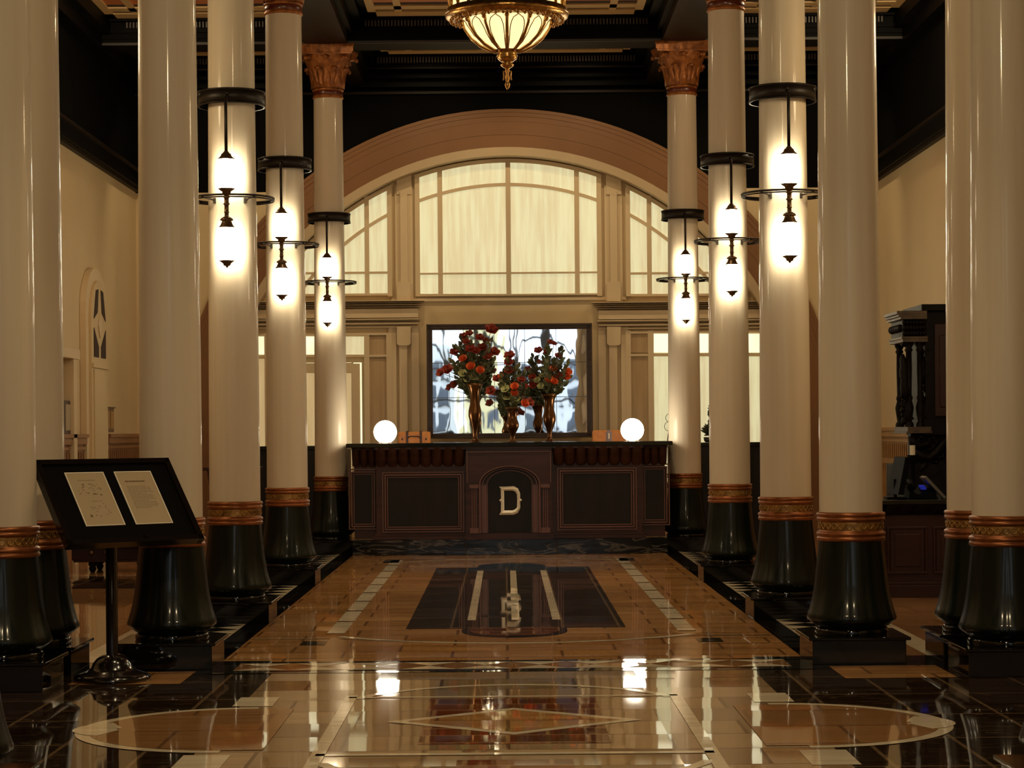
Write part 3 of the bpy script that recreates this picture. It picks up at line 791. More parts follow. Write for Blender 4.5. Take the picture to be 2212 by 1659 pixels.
for i, lab in sl:
    (x, y), _ = cols[i]
    if s0 is None: s0 = sconce_proto((x, y), lab)
    else: copy_tree(s0, loc=(x, y, 0), label=lab)

# ---------------------------------------------------------------- chandelier
def chandelier(loc, label):
    r = thing('chandelier', label, 'chandelier', loc, group=None)
    g = MB(); g.lathe([(.020, -.090), (.05, -.083), (.085, -.067), (.115, -.043), (.137, -.013), (.147, .02), (.147, .03)], n=48)
    g.build('glass_bowl', 'bowl', r)
    for i in range(12):
        a = -PI/2+2*PI*i/12; pr = [(.022, -.092), (.052, -.086), (.088, -.069), (.118, -.044), (.140, -.013), (.149, .02)]
        rb = MB(); rb.tube([(q*math.cos(a), q*math.sin(a), z) for q, z in pr], [.004, .0055, .0065, .006, .005, .0065], 6)
        rb.sphere((.150*math.cos(a), .150*math.sin(a), .006), .008, 8, 6)
        a2 = a+PI/12; w = PI/12
        pts = []                                     # thin leaded loop in each panel
        for j in range(13):
            t = -1+2*j/12; q = a2 + w*.80*t*(1-.15*t*t); zz = .012 - .11*t**2*0
        for side in (-1, 1):
            pp = []
            for j in range(15):
                u = j/14*.94; k = u*(len(pr)-1); k0 = min(int(k), len(pr)-2); fr_ = k-k0
                q = pr[k0][0]*(1-fr_)+pr[k0+1][0]*fr_; z = pr[k0][1]*(1-fr_)+pr[k0+1][1]*fr_
                ang = a2 + side*w*.70*math.sqrt(max(0, 1-max(0, (u-.62)/.32)**2.0))
                pp.append(((q+.002)*math.cos(ang), (q+.002)*math.sin(ang), z))
            rb.tube(pp, .0016, 5)
        rb.build('rib', 'brass', r)
    m = MB()
    m.lathe([(.147, .018), (.160, .010), (.185, .014), (.203, .024), (.2055, .030), (.2055, .038), (.200, .042), (.200, .050), (.196, .052), (.150, .045), (.147, .03)], n=56, cap=False)
    for i in range(44):
        a = 2*PI*i/44; m.sphere((.186*math.cos(a), .186*math.sin(a), .0135), .0065, 6, 4); m.sphere((.168*math.cos(a+.07), .168*math.sin(a+.07), .0105), .005, 6, 4)
    m.build('rim', 'brass', r)
    m = MB(); m.lathe([(.186, .050), (.186, .125), (.18, .13)], n=48, cap=False)
    m.build('glass_band', 'bowl', r)
    m = MB()
    for i in range(22):
        a = 2*PI*i/22
        m.tube([(.190*math.cos(a), .190*math.sin(a), .045), (.190*math.cos(a), .190*math.sin(a), .132)], .006, 6)
        for sgn in (-1, 1):
            pts = [(.191*math.cos(a+sgn*q), .191*math.sin(a+sgn*q), z) for q, z in ((.02, .060), (.07, .075), (.085, .092), (.05, .104), (.03, .092))]
            m.tube(pts, .0028, 5)
    m.ring(0, 0, .130, .190, .009, n=48); m.ring(0, 0, .146, .175, .006, n=48)
    m.build('pierced_gallery', 'brass', r)
    m = MB()
    m.lathe([(.0015, -.215), (.006, -.208), (.010, -.198), (.005, -.190), (.006, -.186), (.0075, -.178), (.006, -.160), (.009, -.152), (.006, -.146), (.013, -.142), (.021, -.136), (.023, -.132), (.015, -.127), (.021, -.122), (.032, -.113), (.036, -.104), (.030, -.097), (.045, -.085)], n=24)
    for sgn in range(3):
        a = sgn*2.1+.5
        m.tube([(.006*math.cos(a), .006*math.sin(a), -.155), (.015*math.cos(a), .015*math.sin(a), -.152), (.013*math.cos(a), .013*math.sin(a), -.170), (.016*math.cos(a), .016*math.sin(a), -.182)], .0025, 6)
    m.build('finial', 'brass', r)
    m = MB(); 
    for i in range(4):
        a = PI/4+PI/2*i; m.tube([(.18*math.cos(a), .18*math.sin(a), .14), (.02*math.cos(a), .02*math.sin(a), .62)], .006, 6)
    m.lathe([(.03, .60), (.035, .63), (.012, .66), (.010, HC-loc[2]-.02), (.06, HC-loc[2]-.01), (.06, HC-loc[2]+.012)], n=16)
    m.build('hanger', 'brass', r)
    return r
CHS = 650.0; cpx = P(1095, 54, CHS)
ch = chandelier(cpx, 'brass and alabaster bowl chandelier hanging at the top centre')
def lamp(name, loc, e, col, size=.15, kind='POINT', rot=None, spot=None):
    d = bpy.data.lights.new(name, kind); d.energy = e; d.color = col
    if kind == 'AREA': d.size = size
    else: d.shadow_soft_size = size
    if spot: d.spot_size = spot; d.spot_blend = .6
    o = bpy.data.objects.new(name, d); COL.objects.link(o); o.location = [q*U for q in loc]
    if rot: o.rotation_euler = rot
    return o
WARM = (1.0, .76, .44)
lamp('chandelier_light', (cpx[0], cpx[1], cpx[2]+.22), 4, WARM, .10)

# ================================================================ RECEPTION DESK
DS = 391.0; YD = F/DS
def dz(y, s=DS): return EYE-(y-VY)/s
def dx(x, s=DS, y=1060): return unroll(x, y)[0]/s
desk = thing('reception_desk', 'long dark mahogany reception desk with metal letter on its arched centre panel', 'desk', (XC, YD, 0))
def L(x): return x-XC
xl, xr = L(dx(752)), L(dx(1450))
b = MB()
b.box(xl+.03, xr-.03, .06, .42, .09, .565)
b.box(L(dx(812)), L(dx(1388)), 0, .10, .085, .545)
b.box(L(dx(804)), L(dx(1396)), -.004, .10, .085, .105); b.box(L(dx(808)), L(dx(1392)), -.002, .10, .105, .120)
b.box(xl+.03, xr-.03, .05, .42, .53, .595)
b.build('body', 'wood', desk, bevel=.002)
# gadrooned frieze
g = MB()
def gad(x0, x1, y0, n):
    for i in range(n):
        a = x0+(x1-x0)*i/n; w = (x1-x0)/n; rows = []
        for j in range(7):
            t = j/6; z = .497+.098*t; off = -.048*math.sin(t*PI/2)
            rows.append([(a+w*q, y0+off+.008-(.026*math.sin(PI*q)**.5)*(.5+.5*t), z-.010*math.sin(PI*q)*(1-t)) for q in (0, .07, .2, .5, .8, .93, 1)])
        vs = [p for r_ in rows for p in r_]
        g.add(vs, [(j*7+k, j*7+k+1, (j+1)*7+k+1, (j+1)*7+k) for j in range(6) for k in range(6)], 0, True)
    g.box(x0, x1, y0+.001, y0+.05, .497, .595); g.box(x0, x1, y0-.06, y0+.05, .585, .597)
for ga in ((L(dx(812)), L(dx(1005)), 0, 8), (L(dx(1195)), L(dx(1388)), 0, 8), (xl+.02, L(dx(812)), .05, 3), (L(dx(1388)), xr-.02, .05, 3)):
    g = MB(); gad(*ga); g.build('gadrooned_frieze', 'wood', desk)
t = MB(); t.box(xl-.005, xr+.005, -.066, .50, .597, .620); t.build('counter_top', 'slab', desk, bevel=.003)
pl = MB(); pl.box(L(dx(800)), L(dx(1005)), -.02, .09, 0, .085); pl.box(L(dx(1005))+.002, L(dx(1202)), -.035, .09, 0, .085); pl.box(L(dx(1202))+.002, L(dx(1402)), -.02, .09, 0, .085)
pl.box(xl+.02, L(dx(800)), .04, .12, 0, .085); pl.box(L(dx(1402)), xr-.02, .04, .12, 0, .085)
pl.build('marble_base', 'vein', desk, bevel=.002)
def panel(x0, x1, y0, y1, yf, name='panel_field'):
    a, b_, c_, d_ = L(dx(x0)), L(dx(x1)), dz(y1), dz(y0)
    q = MB(); q.box(a, b_, yf-.003, yf+.01, c_, d_); pf_ = q.build(name, 'wood2', desk)
    m = MB()
    for o, w, h in ((0, .008, .016), (.011, .006, .010), (-.014, .008, .008)):
        m.box(a+o-w, b_-o+w, yf-h, yf, d_-o, d_-o+w); m.box(a+o-w, b_-o+w, yf-h, yf, c_+o-w, c_+o)
        m.box(a+o-w, a+o, yf-h, yf, c_+o, d_-o); m.box(b_-o, b_-o+w, yf-h, yf, c_+o, d_-o)
    m.build('panel_moulding', 'wood3', pf_, bevel=.001)
panel(834, 994, 1026, 1140, 0); panel(1212, 1367, 1020, 1138, 0)
panel(760, 806, 1019, 1134, .06); panel(1391, 1440, 1013, 1130, .06)
# centre pavilion with arch
c = MB(); X0, X1 = L(dx(1007)), L(dx(1192))
xm = (X0+X1)/2; ax, R1 = L(dx(1101)), .175
zs = dz(1046); fy = -.045
npt = 20
# slab with arched hole : strips
T = []; 
for i in range(npt):
    a = X0+(X1-X0)*i/npt; b_ = X0+(X1-X0)*(i+1)/npt
    def hz(x): d = abs(x-ax); return zs+.100*math.sqrt(max(0, 1-(d/.165)**2)) if d < .165 else zs
    if i == 0: c.box(X0, ax-.165, fy, .01, .085, .592); c.box(ax+.165, X1, fy, .01, .085, .592)
    pa = ax-.165+.33*i/npt; pb = pa+.33/npt
    c.prism_y([(pa, hz(pa)), (pb, hz(pb)), (pb, .592), (pa, .592)], fy, .01)
c.box(X0-.006, X1+.006, fy-.008, .01, .585, .597); c.box(X0-.006, X1+.006, fy-.006, .01, .085, .118)
c.build('centre_pavilion', 'wood', desk)
c = MB()
for k, (rw, h) in enumerate(((.165, .016), (.150, .012), (.125, .006))):
    for i in range(24):
        t0, t1 = PI*i/24, PI*(i+1)/24; ro, ri = rw+.004, rw-.005; kz = .100/.165
        c.prism_y([(ax+ro*math.cos(t0), zs+ro*kz*math.sin(t0)), (ax+ro*math.cos(t1), zs+ro*kz*math.sin(t1)), (ax+ri*math.cos(t1), zs+ri*kz*math.sin(t1)), (ax+ri*math.cos(t0), zs+ri*kz*math.sin(t0))], fy+.02*k-h, fy+.02*k+.02)
    for sg in (-1, 1):
        a, b_ = sorted((ax+sg*(rw-.005), ax+sg*(rw+.004))); c.box(a, b_, fy+.02*k-h, fy+.02*k+.02, .12, zs)
for sg in (-1, 1):
    for k in range(3): x = ax+sg*(.185+.011*k); c.box(x-.003, x+.003, fy-.006, fy, .15, zs-.02)
    x = ax+sg*.196; c.box(x-.025, x+.025, fy-.014, fy, zs-.02, zs+.0); c.box(x-.025, x+.025, fy-.014, fy, .12, .15)
    a, b_ = sorted((ax+sg*.16, ax+sg*.128)); c.box(a, b_, fy+.012, .0, .12, zs)
c.box(X0, X1, fy-.006, fy, .565, .572); c.box(X0+.004, X0+.010, fy-.006, fy, zs+.01, .565); c.box(X1-.010, X1-.004, fy-.006, fy, zs+.01, .565)
c.build('arch_moulding', 'wood3', desk, bevel=.001)
c = MB(); pts = [(ax-.125, .12), (ax+.125, .12)] + [(ax+.125*math.cos(PI*i/20), zs+.125*.606*math.sin(PI*i/20)) for i in range(21)]
c.prism_y(pts, -.001, .012); c.build('arched_panel', 'wood2', desk)
out = [(1078,1051),(1092,1051),(1110,1050),(1119,1055),(1123.5,1066),(1123.5,1077),(1128,1080.5),(1123.5,1084),(1123.5,1098),(1118,1108),(1109,1112),(1092,1112),(1078,1112),(1081.5,1106),(1082,1085),(1078,1080.5),(1082,1077),(1081.5,1056)]
inn = [(1089,1059.5),(1096,1059.5),(1107,1059.5),(1113,1062),(1116.5,1068),(1117,1077),(1117,1080.5),(1117,1084),(1116.5,1096),(1113,1100),(1107,1102.5),(1096,1102.5),(1089,1102.5),(1089,1098),(1089,1086),(1089,1080.5),(1089,1076),(1089,1064)]
e = MB(); K = len(out)
cv = lambda p, y: (L(dx(p[0])), y, dz(p[1]))
mid = [((a[0]+b_[0])/2, (a[1]+b_[1])/2) for a, b_ in zip(out, inn)]
vs = [cv(p, -.003) for p in out] + [cv(p, -.010) for p in out] + [cv(p, -.018) for p in mid] + [cv(p, -.010) for p in inn] + [cv(p, -.003) for p in inn]
fs = [(j*K+i, j*K+(i+1) % K, (j+1)*K+(i+1) % K, (j+1)*K+i) for j in range(4) for i in range(K)]
e.add(vs, fs, 0); o = e.build('metal_letter', 'letter', desk); o['label'] = 'polished metal letter D with small spikes'
# rear wings of the counter
for nm, x0, x1, lab in (('counter_wing', 560, 752, 'dark counter wing running left behind the left columns'), ('counter_wing', 1450, 1648, 'dark counter wing running right behind the right columns')):
    a, b_ = dx(x0, 372), dx(x1, 372); yq = F/372
    w = thing(nm, lab, 'counter', ((a+b_)/2, yq, 0), group='counter wings beside the reception desk'); hw = (b_-a)/2-.006
    q = MB(); q.box(-hw, hw, .0, .35, 0, .585); q.box(-hw, hw, -.015, .0, 0, .08); q.build('body', 'wood2', w)
    q = MB(); q.box(-hw, hw, -.025, .37, .585, .606); q.build('counter_top', 'slab', w, bevel=.002)
# back counter under the mirror
bk = thing('back_counter', 'pale low back counter between the desk and the wall under the mirror', 'counter', (XC, 12.72, 0))
q = MB(); q.box(-.78, .78, 0, .42, 0, .585); q.build('body', 'wall', bk); q = MB(); q.box(-.80, .80, -.02, .43, .585, .606); q.build('counter_top', 'trim', bk)
# ---- globes
def globe(px, py, lab):
    X, Y, Z = P(px, py, 389); r = .0645
    t = thing('globe_lamp', lab, 'lamp', (X, Y+.05, .6205), group='round glowing globe lamps on the desk')
    g = MB(); g.sphere((0, 0, r*.93+.002), r, 32, 20, sz=1); g.build('glass_globe', 'globe', t)
    g = MB(); g.lathe([(.036, 0), (.036, .004), (.030, .006)], n=24); g.build('base', 'bronze2', t)
globe(831, 932, 'glowing globe lamp on the left part of the reception desk'); globe(1367, 928, 'glowing globe lamp on the right part of the reception desk')
# ---- luggage
def trunk(px0, px1, lab, det):
    s = 358; a, b_ = dx(px0, s, 940), dx(px1, s, 940); w = (b_-a)/2
    t = thing('leather_trunk', lab, 'trunk', ((a+b_)/2, F/s, .607), group='tan leather trunks on the back counter')
    q = MB(); q.box(-w, w, -.05, .06, 0, .076); q.build('body', 'leather', t, bevel=.012)
    if det:
        for f_ in (-.42, .42):
            q = MB(); q.box(w*f_-.007, w*f_+.007, -.055, .065, -.0, .0805); q.build('strap', 'strap', t, bevel=.001)
        q = MB(); q.tube([(-.035, -.055, .040), (-.025, -.062, .048), (.025, -.062, .048), (.035, -.055, .040)], .004, 6); q.build('handle', 'strap', t)
        for bx_ in (-w*.72, w*.74): q = MB(); q.box(bx_-.004, bx_+.004, -.056, -.049, .025, .038); q.build('buckle', 'bronze', t)
trunk(860, 930, 'tan leather trunk with dark straps between the left globe lamp and the mirror', True)
trunk(1280, 1350, 'plain orange leather trunk beside the right globe lamp', False)
s = 372; a = dx(1312, s, 940)
bt = thing('ink_bottle', 'small dark house-shaped bottle in front of the orange trunk', 'bottle', (a, F/s, .6205)); bt.location[1] = (YD+.42)*U
q = MB(); q.box(-.017, .017, -.010, .010, 0, .05); q.prism_y([(-.017, .05), (.017, .05), (.006, .064), (-.006, .064)], -.010, .010); q.build('body', 'strap', bt)
q = MB(); q.box(-.003, .003, -.0115, -.010, .012, .045); q.build('paper_label', 'page', bt)
# ---- mirror
mr = thing('wall_mirror', 'large framed antique mirror reflecting the street windows above the desk', 'mirror', (XC, YW-.06, dz(946, 346)), rz=0)
mr.rotation_euler = (math.radians(-.55), 0, math.radians(.60))
mw0, mw1 = dx(922, 346, 820)-XC, dx(1280, 346, 820)-XC; mh = dz(699, 346)-dz(946, 346)
q = MB(); fwid = .036
q.box(mw0, mw1, -.01, .035, 0, .03); q.box(mw0, mw1, -.01, .035, mh-fwid, mh); q.box(mw0, mw0+fwid, -.01, .035, 0, mh); q.box(mw1-fwid, mw1, -.01, .035, 0, mh)
for o_, w_, h_ in ((.004, .007, .018), (.020, .005, .016), (.029, .005, .013)):
    q.box(mw0+o_, mw1-o_, -h_, -.01, o_*.8, o_*.8+w_); q.box(mw0+o_, mw1-o_, -h_, -.01, mh-o_-w_, mh-o_)
    q.box(mw0+o_, mw0+o_+w_, -h_, -.01, o_, mh-o_); q.box(mw1-o_-w_, mw1-o_, -h_, -.01, o_, mh-o_)
q.build('mirror_frame', 'frame', mr, bevel=.001)
q = MB(); nxx = 60; nzz = 40
gx0, gx1, gz0, gz1 = mw0+fwid-.002, mw1-fwid+.002, .028, mh-fwid+.002
q.add([(gx0+(gx1-gx0)*i/nxx, .004, gz0+(gz1-gz0)*j/nzz) for j in range(nzz+1) for i in range(nxx+1)],
      [(j*(nxx+1)+i, j*(nxx+1)+i+1, (j+1)*(nxx+1)+i+1, (j+1)*(nxx+1)+i) for j in range(nzz) for i in range(nxx)], 0, True)
q.build('mirror_glass', 'mirror', mr)
q = MB()
for px in (1001, 1068, 1134, 1202):
    x = dx(px, 346, 820)-XC; q.box(x-.0015, x+.0015, .001, .004, gz0, gz1)
for py in (785, 860): z = dz(py-2, 346)-dz(946, 346); q.box(gx0, gx1, .001, .004, z-.0018, z+.0018)
q.build('mirror_joint', 'steel', mr)

# ---- vases and flowers
def vase(px, top, s, lab):
    X, Y, _ = P(px, 900, s); z0 = .6205; H = dz(top, s)-z0; k = H/.345
    t = thing('trumpet_vase', lab, 'vase', (X, Y, z0), group='tall brass trumpet vases on the desk')
    pr = [(.030, 0), (.032, .004), (.022, .010), (.014, .022), (.013, .05), (.018, .085), (.030, .125), (.037, .155), (.0365, .185), (.028, .225), (.026, .26), (.030, .30), (.040, .33), (.050, .345), (.046, .343), (.026, .30), (.018, .27)]
    q = MB(); q.lathe([(r_*(.9+.1*k), z*k) for r_, z in pr], n=32); q.build('body', 'vase', t)
    return X, Y, z0+H
def bloom_mb(R, m0, petals=6, cup=.5):
    q = MB()
    for ring_, (sc_, tilt) in enumerate(((1, cup), (.68, cup+.45))):
        for i in range(petals):
            a = 2*PI*(i+.5*ring_)/petals; rows = []
            for j in range(5):
                t = j/4; rad = R*sc_*t*math.cos(tilt*(.4+.6*t)); z = R*sc_*t*math.sin(tilt*(.4+.6*t)); w = R*sc_*.52*math.sin(PI*(.12+.78*t))
                rows.append([(rad*math.cos(a)-w*k*math.sin(a), rad*math.sin(a)+w*k*math.cos(a), z+.12*R*abs(k)) for k in (-1, 0, 1)])
            q.add([p for r_ in rows for p in r_], [(j*3+k, j*3+k+1, (j+1)*3+k+1, (j+1)*3+k) for j in range(4) for k in range(2)], m0, True)
    q.sphere((0, 0, R*.12), R*.16, 6, 5, 1)
    return q
def leaf_pts(q, base, d, ln, w, m=0):
    d = Vector(d).normalized(); up = Vector((0, -1, .3)); sd = d.cross(up)
    if sd.length < .01: sd = Vector((1, 0, 0))
    sd.normalize(); nrm = sd.cross(d); rows = []
    for j in range(5):
        t = j/4; c_ = Vector(base)+d*ln*t+nrm*(-.25*ln*t*t)
        ww = w*math.sin(PI*(.06+.9*t))
        rows.append([tuple(c_-sd*ww+nrm*ww*.3), tuple(c_), tuple(c_+sd*ww+nrm*ww*.3)])
    q.add([p for r_ in rows for p in r_], [(j*3+k, j*3+k+1, (j+1)*3+k+1, (j+1)*3+k) for j in range(4) for k in range(2)], m, True)
def bloom_obj(kind, R): return bloom_mb(R, 0, {'red': 5, 'orange': 7, 'pale': 6}[kind], {'red': .35, 'orange': .6, 'pale': .3}[kind])
BM = {'red': ['redp', 'leafd'], 'orange': ['orangep', 'redp'], 'pale': ['palep', 'leafm']}
bcache = {}
rnd = random.Random(11)
def flower(base, tip, kind, R, lab, grp):
    t = thing({'red': 'red_flower', 'orange': 'orange_flower', 'pale': 'pale_flower'}[kind], lab, 'flower', base, group=grp)
    v = Vector(tip)-Vector(base)
    q = MB(); m1 = v*.5+Vector((v.x*-.08, 0, .02)); q.tube([(0, 0, 0), tuple(m1), tuple(v)], [.0022, .0018, .0014], 5); q.build('stem', 'stem', t)
    R *= 1.28; key = (kind, round(R, 3))
    if key not in bcache:
        bcache[key] = bloom_obj(kind, R).build('bloom', BM[kind], t); b_ = bcache[key]
    else:
        b_ = bcache[key].copy(); COL.objects.link(b_); b_.parent = t
    b_.location = [c*U for c in v]; dirv = (v.normalized()+Vector((rnd.uniform(-.3, .3), -1.1, .1))).normalized()
    b_.rotation_euler = dirv.to_track_quat('Z', 'Y').to_euler()
def sprig(base, tip, lab, grp, dark, n=9, ln=.028):
    v = Vector(tip)-Vector(base); q = MB(); m1 = v*.5+Vector((-v.x*.1, 0, .01))
    q.tube([(0, 0, 0), tuple(m1), tuple(v)], [.002, .0016, .001], 5, 1)
    for i in range(n):
        t = .42+.58*(i+.5)/n; p = Vector((0, 0, 0)).lerp(v, t); a = rnd.uniform(0, 2*PI)
        d = v.normalized()*.6+Vector((math.cos(a), math.sin(a)*.8, rnd.uniform(-.1, .5)))
        leaf_pts(q, p, d, ln*rnd.uniform(.7, 1.2), ln*.28)
    leaf_pts(q, v, v, ln, ln*.28)
    o = q.build('leafy_sprig', ['leafd' if dark else 'leafm', 'stem'], None, base); tag(o, lab, 'foliage', grp)
def bouquet(px, top, s, which, spec, nsp, ext):
    X, Y, Z = vase(px, top, s, which[0])
    base = (X, Y, Z-.06)
    def W(x, y, d): q = P(x, y, s); return (q[0], q[1]+d, q[2])
    for i, (x, y, kind, R) in enumerate(spec):
        flower(base, W(x, y, rnd.uniform(-.05, .0)), kind, R, '%s flower in %s' % ({'red': 'dark red', 'orange': 'bright orange', 'pale': 'pale green'}[kind], which[1]), '%s flowers in %s' % (kind, which[1]))
    for i in range(int(nsp*1.05)):
        t = rnd.random(); cx, cy, rx, ry = ext; a = rnd.uniform(0, 2*PI); k = math.sqrt(rnd.random())
        x = cx+rx*k*math.cos(a); y = cy+ry*k*math.sin(a)
        sprig(base, W(x, y, rnd.uniform(-.05, .07)), 'small green leafy sprig in %s' % which[1], 'leafy sprigs in %s' % which[1], i % 3 == 0, 10, .034)
bouquet(1026, 828, 384, ('tall brass trumpet vase left of the other two', 'the tall left vase'),
  [(1061, 715, 'red', .034), (1001, 728, 'red', .022), (1014, 722, 'red', .020), (1036, 731, 'red', .022), (1049, 738, 'red', .020), (1016, 755, 'red', .026), (1028, 760, 'red', .022),
   (1042, 752, 'red', .025), (982, 762, 'red', .024), (1067, 762, 'red', .028), (1053, 772, 'red', .022), (1002, 778, 'orange', .024), (1018, 795, 'orange', .026), (1037, 803, 'orange', .024),
   (1000, 808, 'pale', .022), (1024, 816, 'pale', .020), (1010, 820, 'pale', .02), (1047, 790, 'red', .02), (968, 800, 'red', .03), (953, 806, 'red', .024), (1008, 740, 'red', .02)], 40, (1022, 772, 48, 52))
bouquet(1107, 880, 388, ('short brass trumpet vase in the middle of the three', 'the short middle vase'),
  [(1101, 770, 'red', .028), (1099, 785, 'red', .024), (1100, 802, 'red', .024), (1075, 820, 'red', .026), (1061, 846, 'red', .026), (1112, 838, 'orange', .024), (1111, 852, 'orange', .022), (1130, 836, 'red', .024),
   (1092, 842, 'pale', .022), (1096, 858, 'pale', .024), (1115, 862, 'pale', .02), (1085, 832, 'pale', .018), (1132, 874, 'orange', .024), (1143, 870, 'red', .024), (1126, 822, 'red', .022), (1082, 815, 'orange', .016)], 30, (1105, 825, 38, 44))
bouquet(1187, 852, 382, ('tall dark brass trumpet vase right of the other two', 'the right vase'),
  [(1163, 759, 'red', .022), (1182, 762, 'red', .020), (1188, 741, 'red', .018), (1196, 743, 'red', .015), (1205, 770, 'red', .018), (1195, 800, 'orange', .024), (1224, 806, 'orange', .026), (1221, 817, 'orange', .024),
   (1186, 823, 'orange', .026), (1196, 827, 'orange', .022), (1152, 833, 'red', .022), (1160, 822, 'pale', .018), (1168, 835, 'pale', .018), (1172, 812, 'pale', .016), (1205, 812, 'red', .02), (1150, 815, 'red', .02)], 42, (1188, 800, 46, 52))

# ---- wire sculpture and small plant on the right wing
X, Y, Z = P(1443, 950, 370)
wz = thing('wire_ornament', 'thin black curled wire ornament standing behind the right globe lamp', 'ornament', (X, F/370+.03, .6065))
q = MB(); q.tube([(0, 0, 0), (.006, 0, .05), (.018, 0, .10)], .003, 6); q.tube([(.006, 0, .0), (.012, 0, .05), (.022, 0, .085)], .002, 6)
for cxx, czz, rr in ((.012, .095, .028), (.018, .145, .026), (.03, .19, .02)):
    q.tube([(cxx+rr*math.cos(a_), 0, czz+rr*math.sin(a_)) for a_ in [.5+4.9*i/20 for i in range(21)]], .0016, 5)
q.build('wire', 'bronze', wz); wz.location[1] = (F/372+.12)*U; wz.location[0] = (X*F/370+.0)/(F/370)*U
q = MB(); q.lathe([(.016, 0), (.016, .006), (.004, .008)], n=16); q.build('foot', 'bronze', wz)
X, Y, Z = P(1529, 950, 365)
pt = thing('potted_plant', 'small dark leafy plant with one tall spike behind the second right column', 'plant', (X, F/372+.15, .6065))
q = MB(); q.lathe([(.022, 0), (.030, .008), (.034, .03), (.030, .03), (.026, .026)], n=20); q.build('pot', 'bronze', pt)
q = MB(); q.tube([(0, 0, .02), (.002, 0, .12), (-.002, 0, .215)], [.003, .0025, .001], 6)
for i in range(16): z = .10+.115*i/15; q.sphere((rnd.uniform(-.006, .006), rnd.uniform(-.005, .005), z), .0035+.003*(1-i/15), 6, 4)
q.build('spike', 'leafd', pt)
q = MB()
for i in range(38):
    a_ = rnd.uniform(0, 2*PI); e_ = rnd.uniform(.1, 1.3); leaf_pts(q, (0, 0, .03+rnd.uniform(0, .04)), (math.cos(a_)*math.cos(e_), math.sin(a_)*math.cos(e_), math.sin(e_)), rnd.uniform(.04, .065), .008)
q.build('leaves', 'leafd', pt)

# ================================================================ SIGN STAND
bs = 781.0
bc = P(256, 1085, bs)
psi = math.radians(40); al = math.radians(49.8)
fx, fy_ = FP(243, 1470)
sg = thing('sign_stand', 'black lectern style sign stand with two printed pages in front of the thick left column', 'sign', (fx, fy_, 0))
def sl_(p): return (p[0]-fx, p[1]-fy_, p[2])
q = MB(); q.lathe([(.103, 0), (.106, .006), (.104, .014), (.088, .022), (.070, .028), (.058, .036), (.052, .050), (.042, .062), (.030, .070), (.022, .073)], n=48); q.build('round_base', 'signframe', sg)
zc = bc[2]
q = MB(); q.lathe([(.0165, .07), (.0165, zc-.055), (.020, zc-.052), (.020, zc-.02)], n=20, m=0)
q.tube([sl_((fx, fy_, zc-.05)), sl_((bc[0], bc[1], zc-.012))], .016, 10); q.build('pole', 'signframe', sg)
uvec = Vector((math.cos(psi), math.sin(psi), 0)); vvec = Vector((math.cos(al)*math.sin(psi), -math.cos(al)*math.cos(psi), -math.sin(al))); nvec = uvec.cross(vvec) * -1
if nvec.z < 0: nvec = -nvec
BW, BH = .424, .2945
def bb(mb, u0, u1, v0, v1, n0, n1, m=0):
    o_ = Vector(sl_(bc)); vs = []
    for n_ in (n0, n1):
        for u_, v_ in ((u0, v0), (u1, v0), (u1, v1), (u0, v1)): vs.append(tuple(o_+uvec*(u_-.5)*BW+vvec*(v_-.5)*BH+nvec*n_))
    mb.add(vs, [(0, 1, 2, 3), (7, 6, 5, 4), (0, 4, 5, 1), (1, 5, 6, 2), (2, 6, 7, 3), (3, 7, 4, 0)], m)
q = MB(); bb(q, .035, .965, .045, .955, -.006, .004); q.build('mat_board', 'matte', sg)
q = MB(); w = .04
for a_ in ((0, 1, 0, .055), (0, 1, .945, 1), (0, w, 0, 1), (1-w, 1, 0, 1)): bb(q, *a_, -.012, .012)
bb(q, .02, .98, .02, .98, -.012, -.006)
bb(q, .56, .60, .93, .96, .010, .016); q.build('frame', 'signframe', sg)
for k, (u0, u1, v0, v1) in enumerate(((.196, .465, .155, .775), (.558, .820, .155, .775))):
    q = MB(); bb(q, u0, u1, v0, v1, .004, .0048); pg = q.build('page', 'page', sg)
    q = MB(); e_ = .008
    bb(q, u0-e_, u1+e_, v0-e_*1.4, v0, .004, .006); bb(q, u0-e_, u0, v0, v1, .004, .006); bb(q, u1, u1+e_, v0, v1, .004, .006); bb(q, u0-e_, u1+e_, v1, v1+e_, .004, .006)
    q.build('bevel_cut', 'edge', pg)
    q = MB(); rr = random.Random(3+k); U0, UW, V0, VW = u0, u1-u0, v0, v1-v0
    def tb(a0, a1, b0, b1, m=0): bb(q, U0+UW*a0, U0+UW*a1, V0+VW*b0, V0+VW*b1, .0049, .0052, m)
    if k == 1:
        a = .18
        for wl in (.05, .06, .05, .06, .02, .07, .05, .06, .05, .06, .05): tb(a, a+wl*.8, .165, .19, 1); a += wl*.98
        for i in range(16):
            bq = .27+.028*i; a = .17
            while a < (.80 if i % 5 else .6): wl = rr.uniform(.04, .10); tb(a, a+wl, bq, bq+.007); a += wl+.018
    else:
        a = .25
        for i in range(7): tb(a, a+.05, .13, .142); a += .068
        for i in range(34):
            a, b2 = rr.uniform(.12, .78), rr.uniform(.20, .42); tb(a, a+rr.uniform(.02, .07), b2, b2+rr.uniform(.004, .016), i % 4 == 0)
        for i in range(5): tb(.40+.06*i, .44+.06*i, .535, .545)
        for i in range(22):
            a, b2 = rr.uniform(.20, .80), rr.uniform(.58, .84); tb(a, a+rr.uniform(.02, .05), b2, b2+rr.uniform(.004, .014), i % 3 == 0)
        tb(.20, .26, .80, .84, 1)
    q.build('printing', ['ink', 'ink2'], pg)

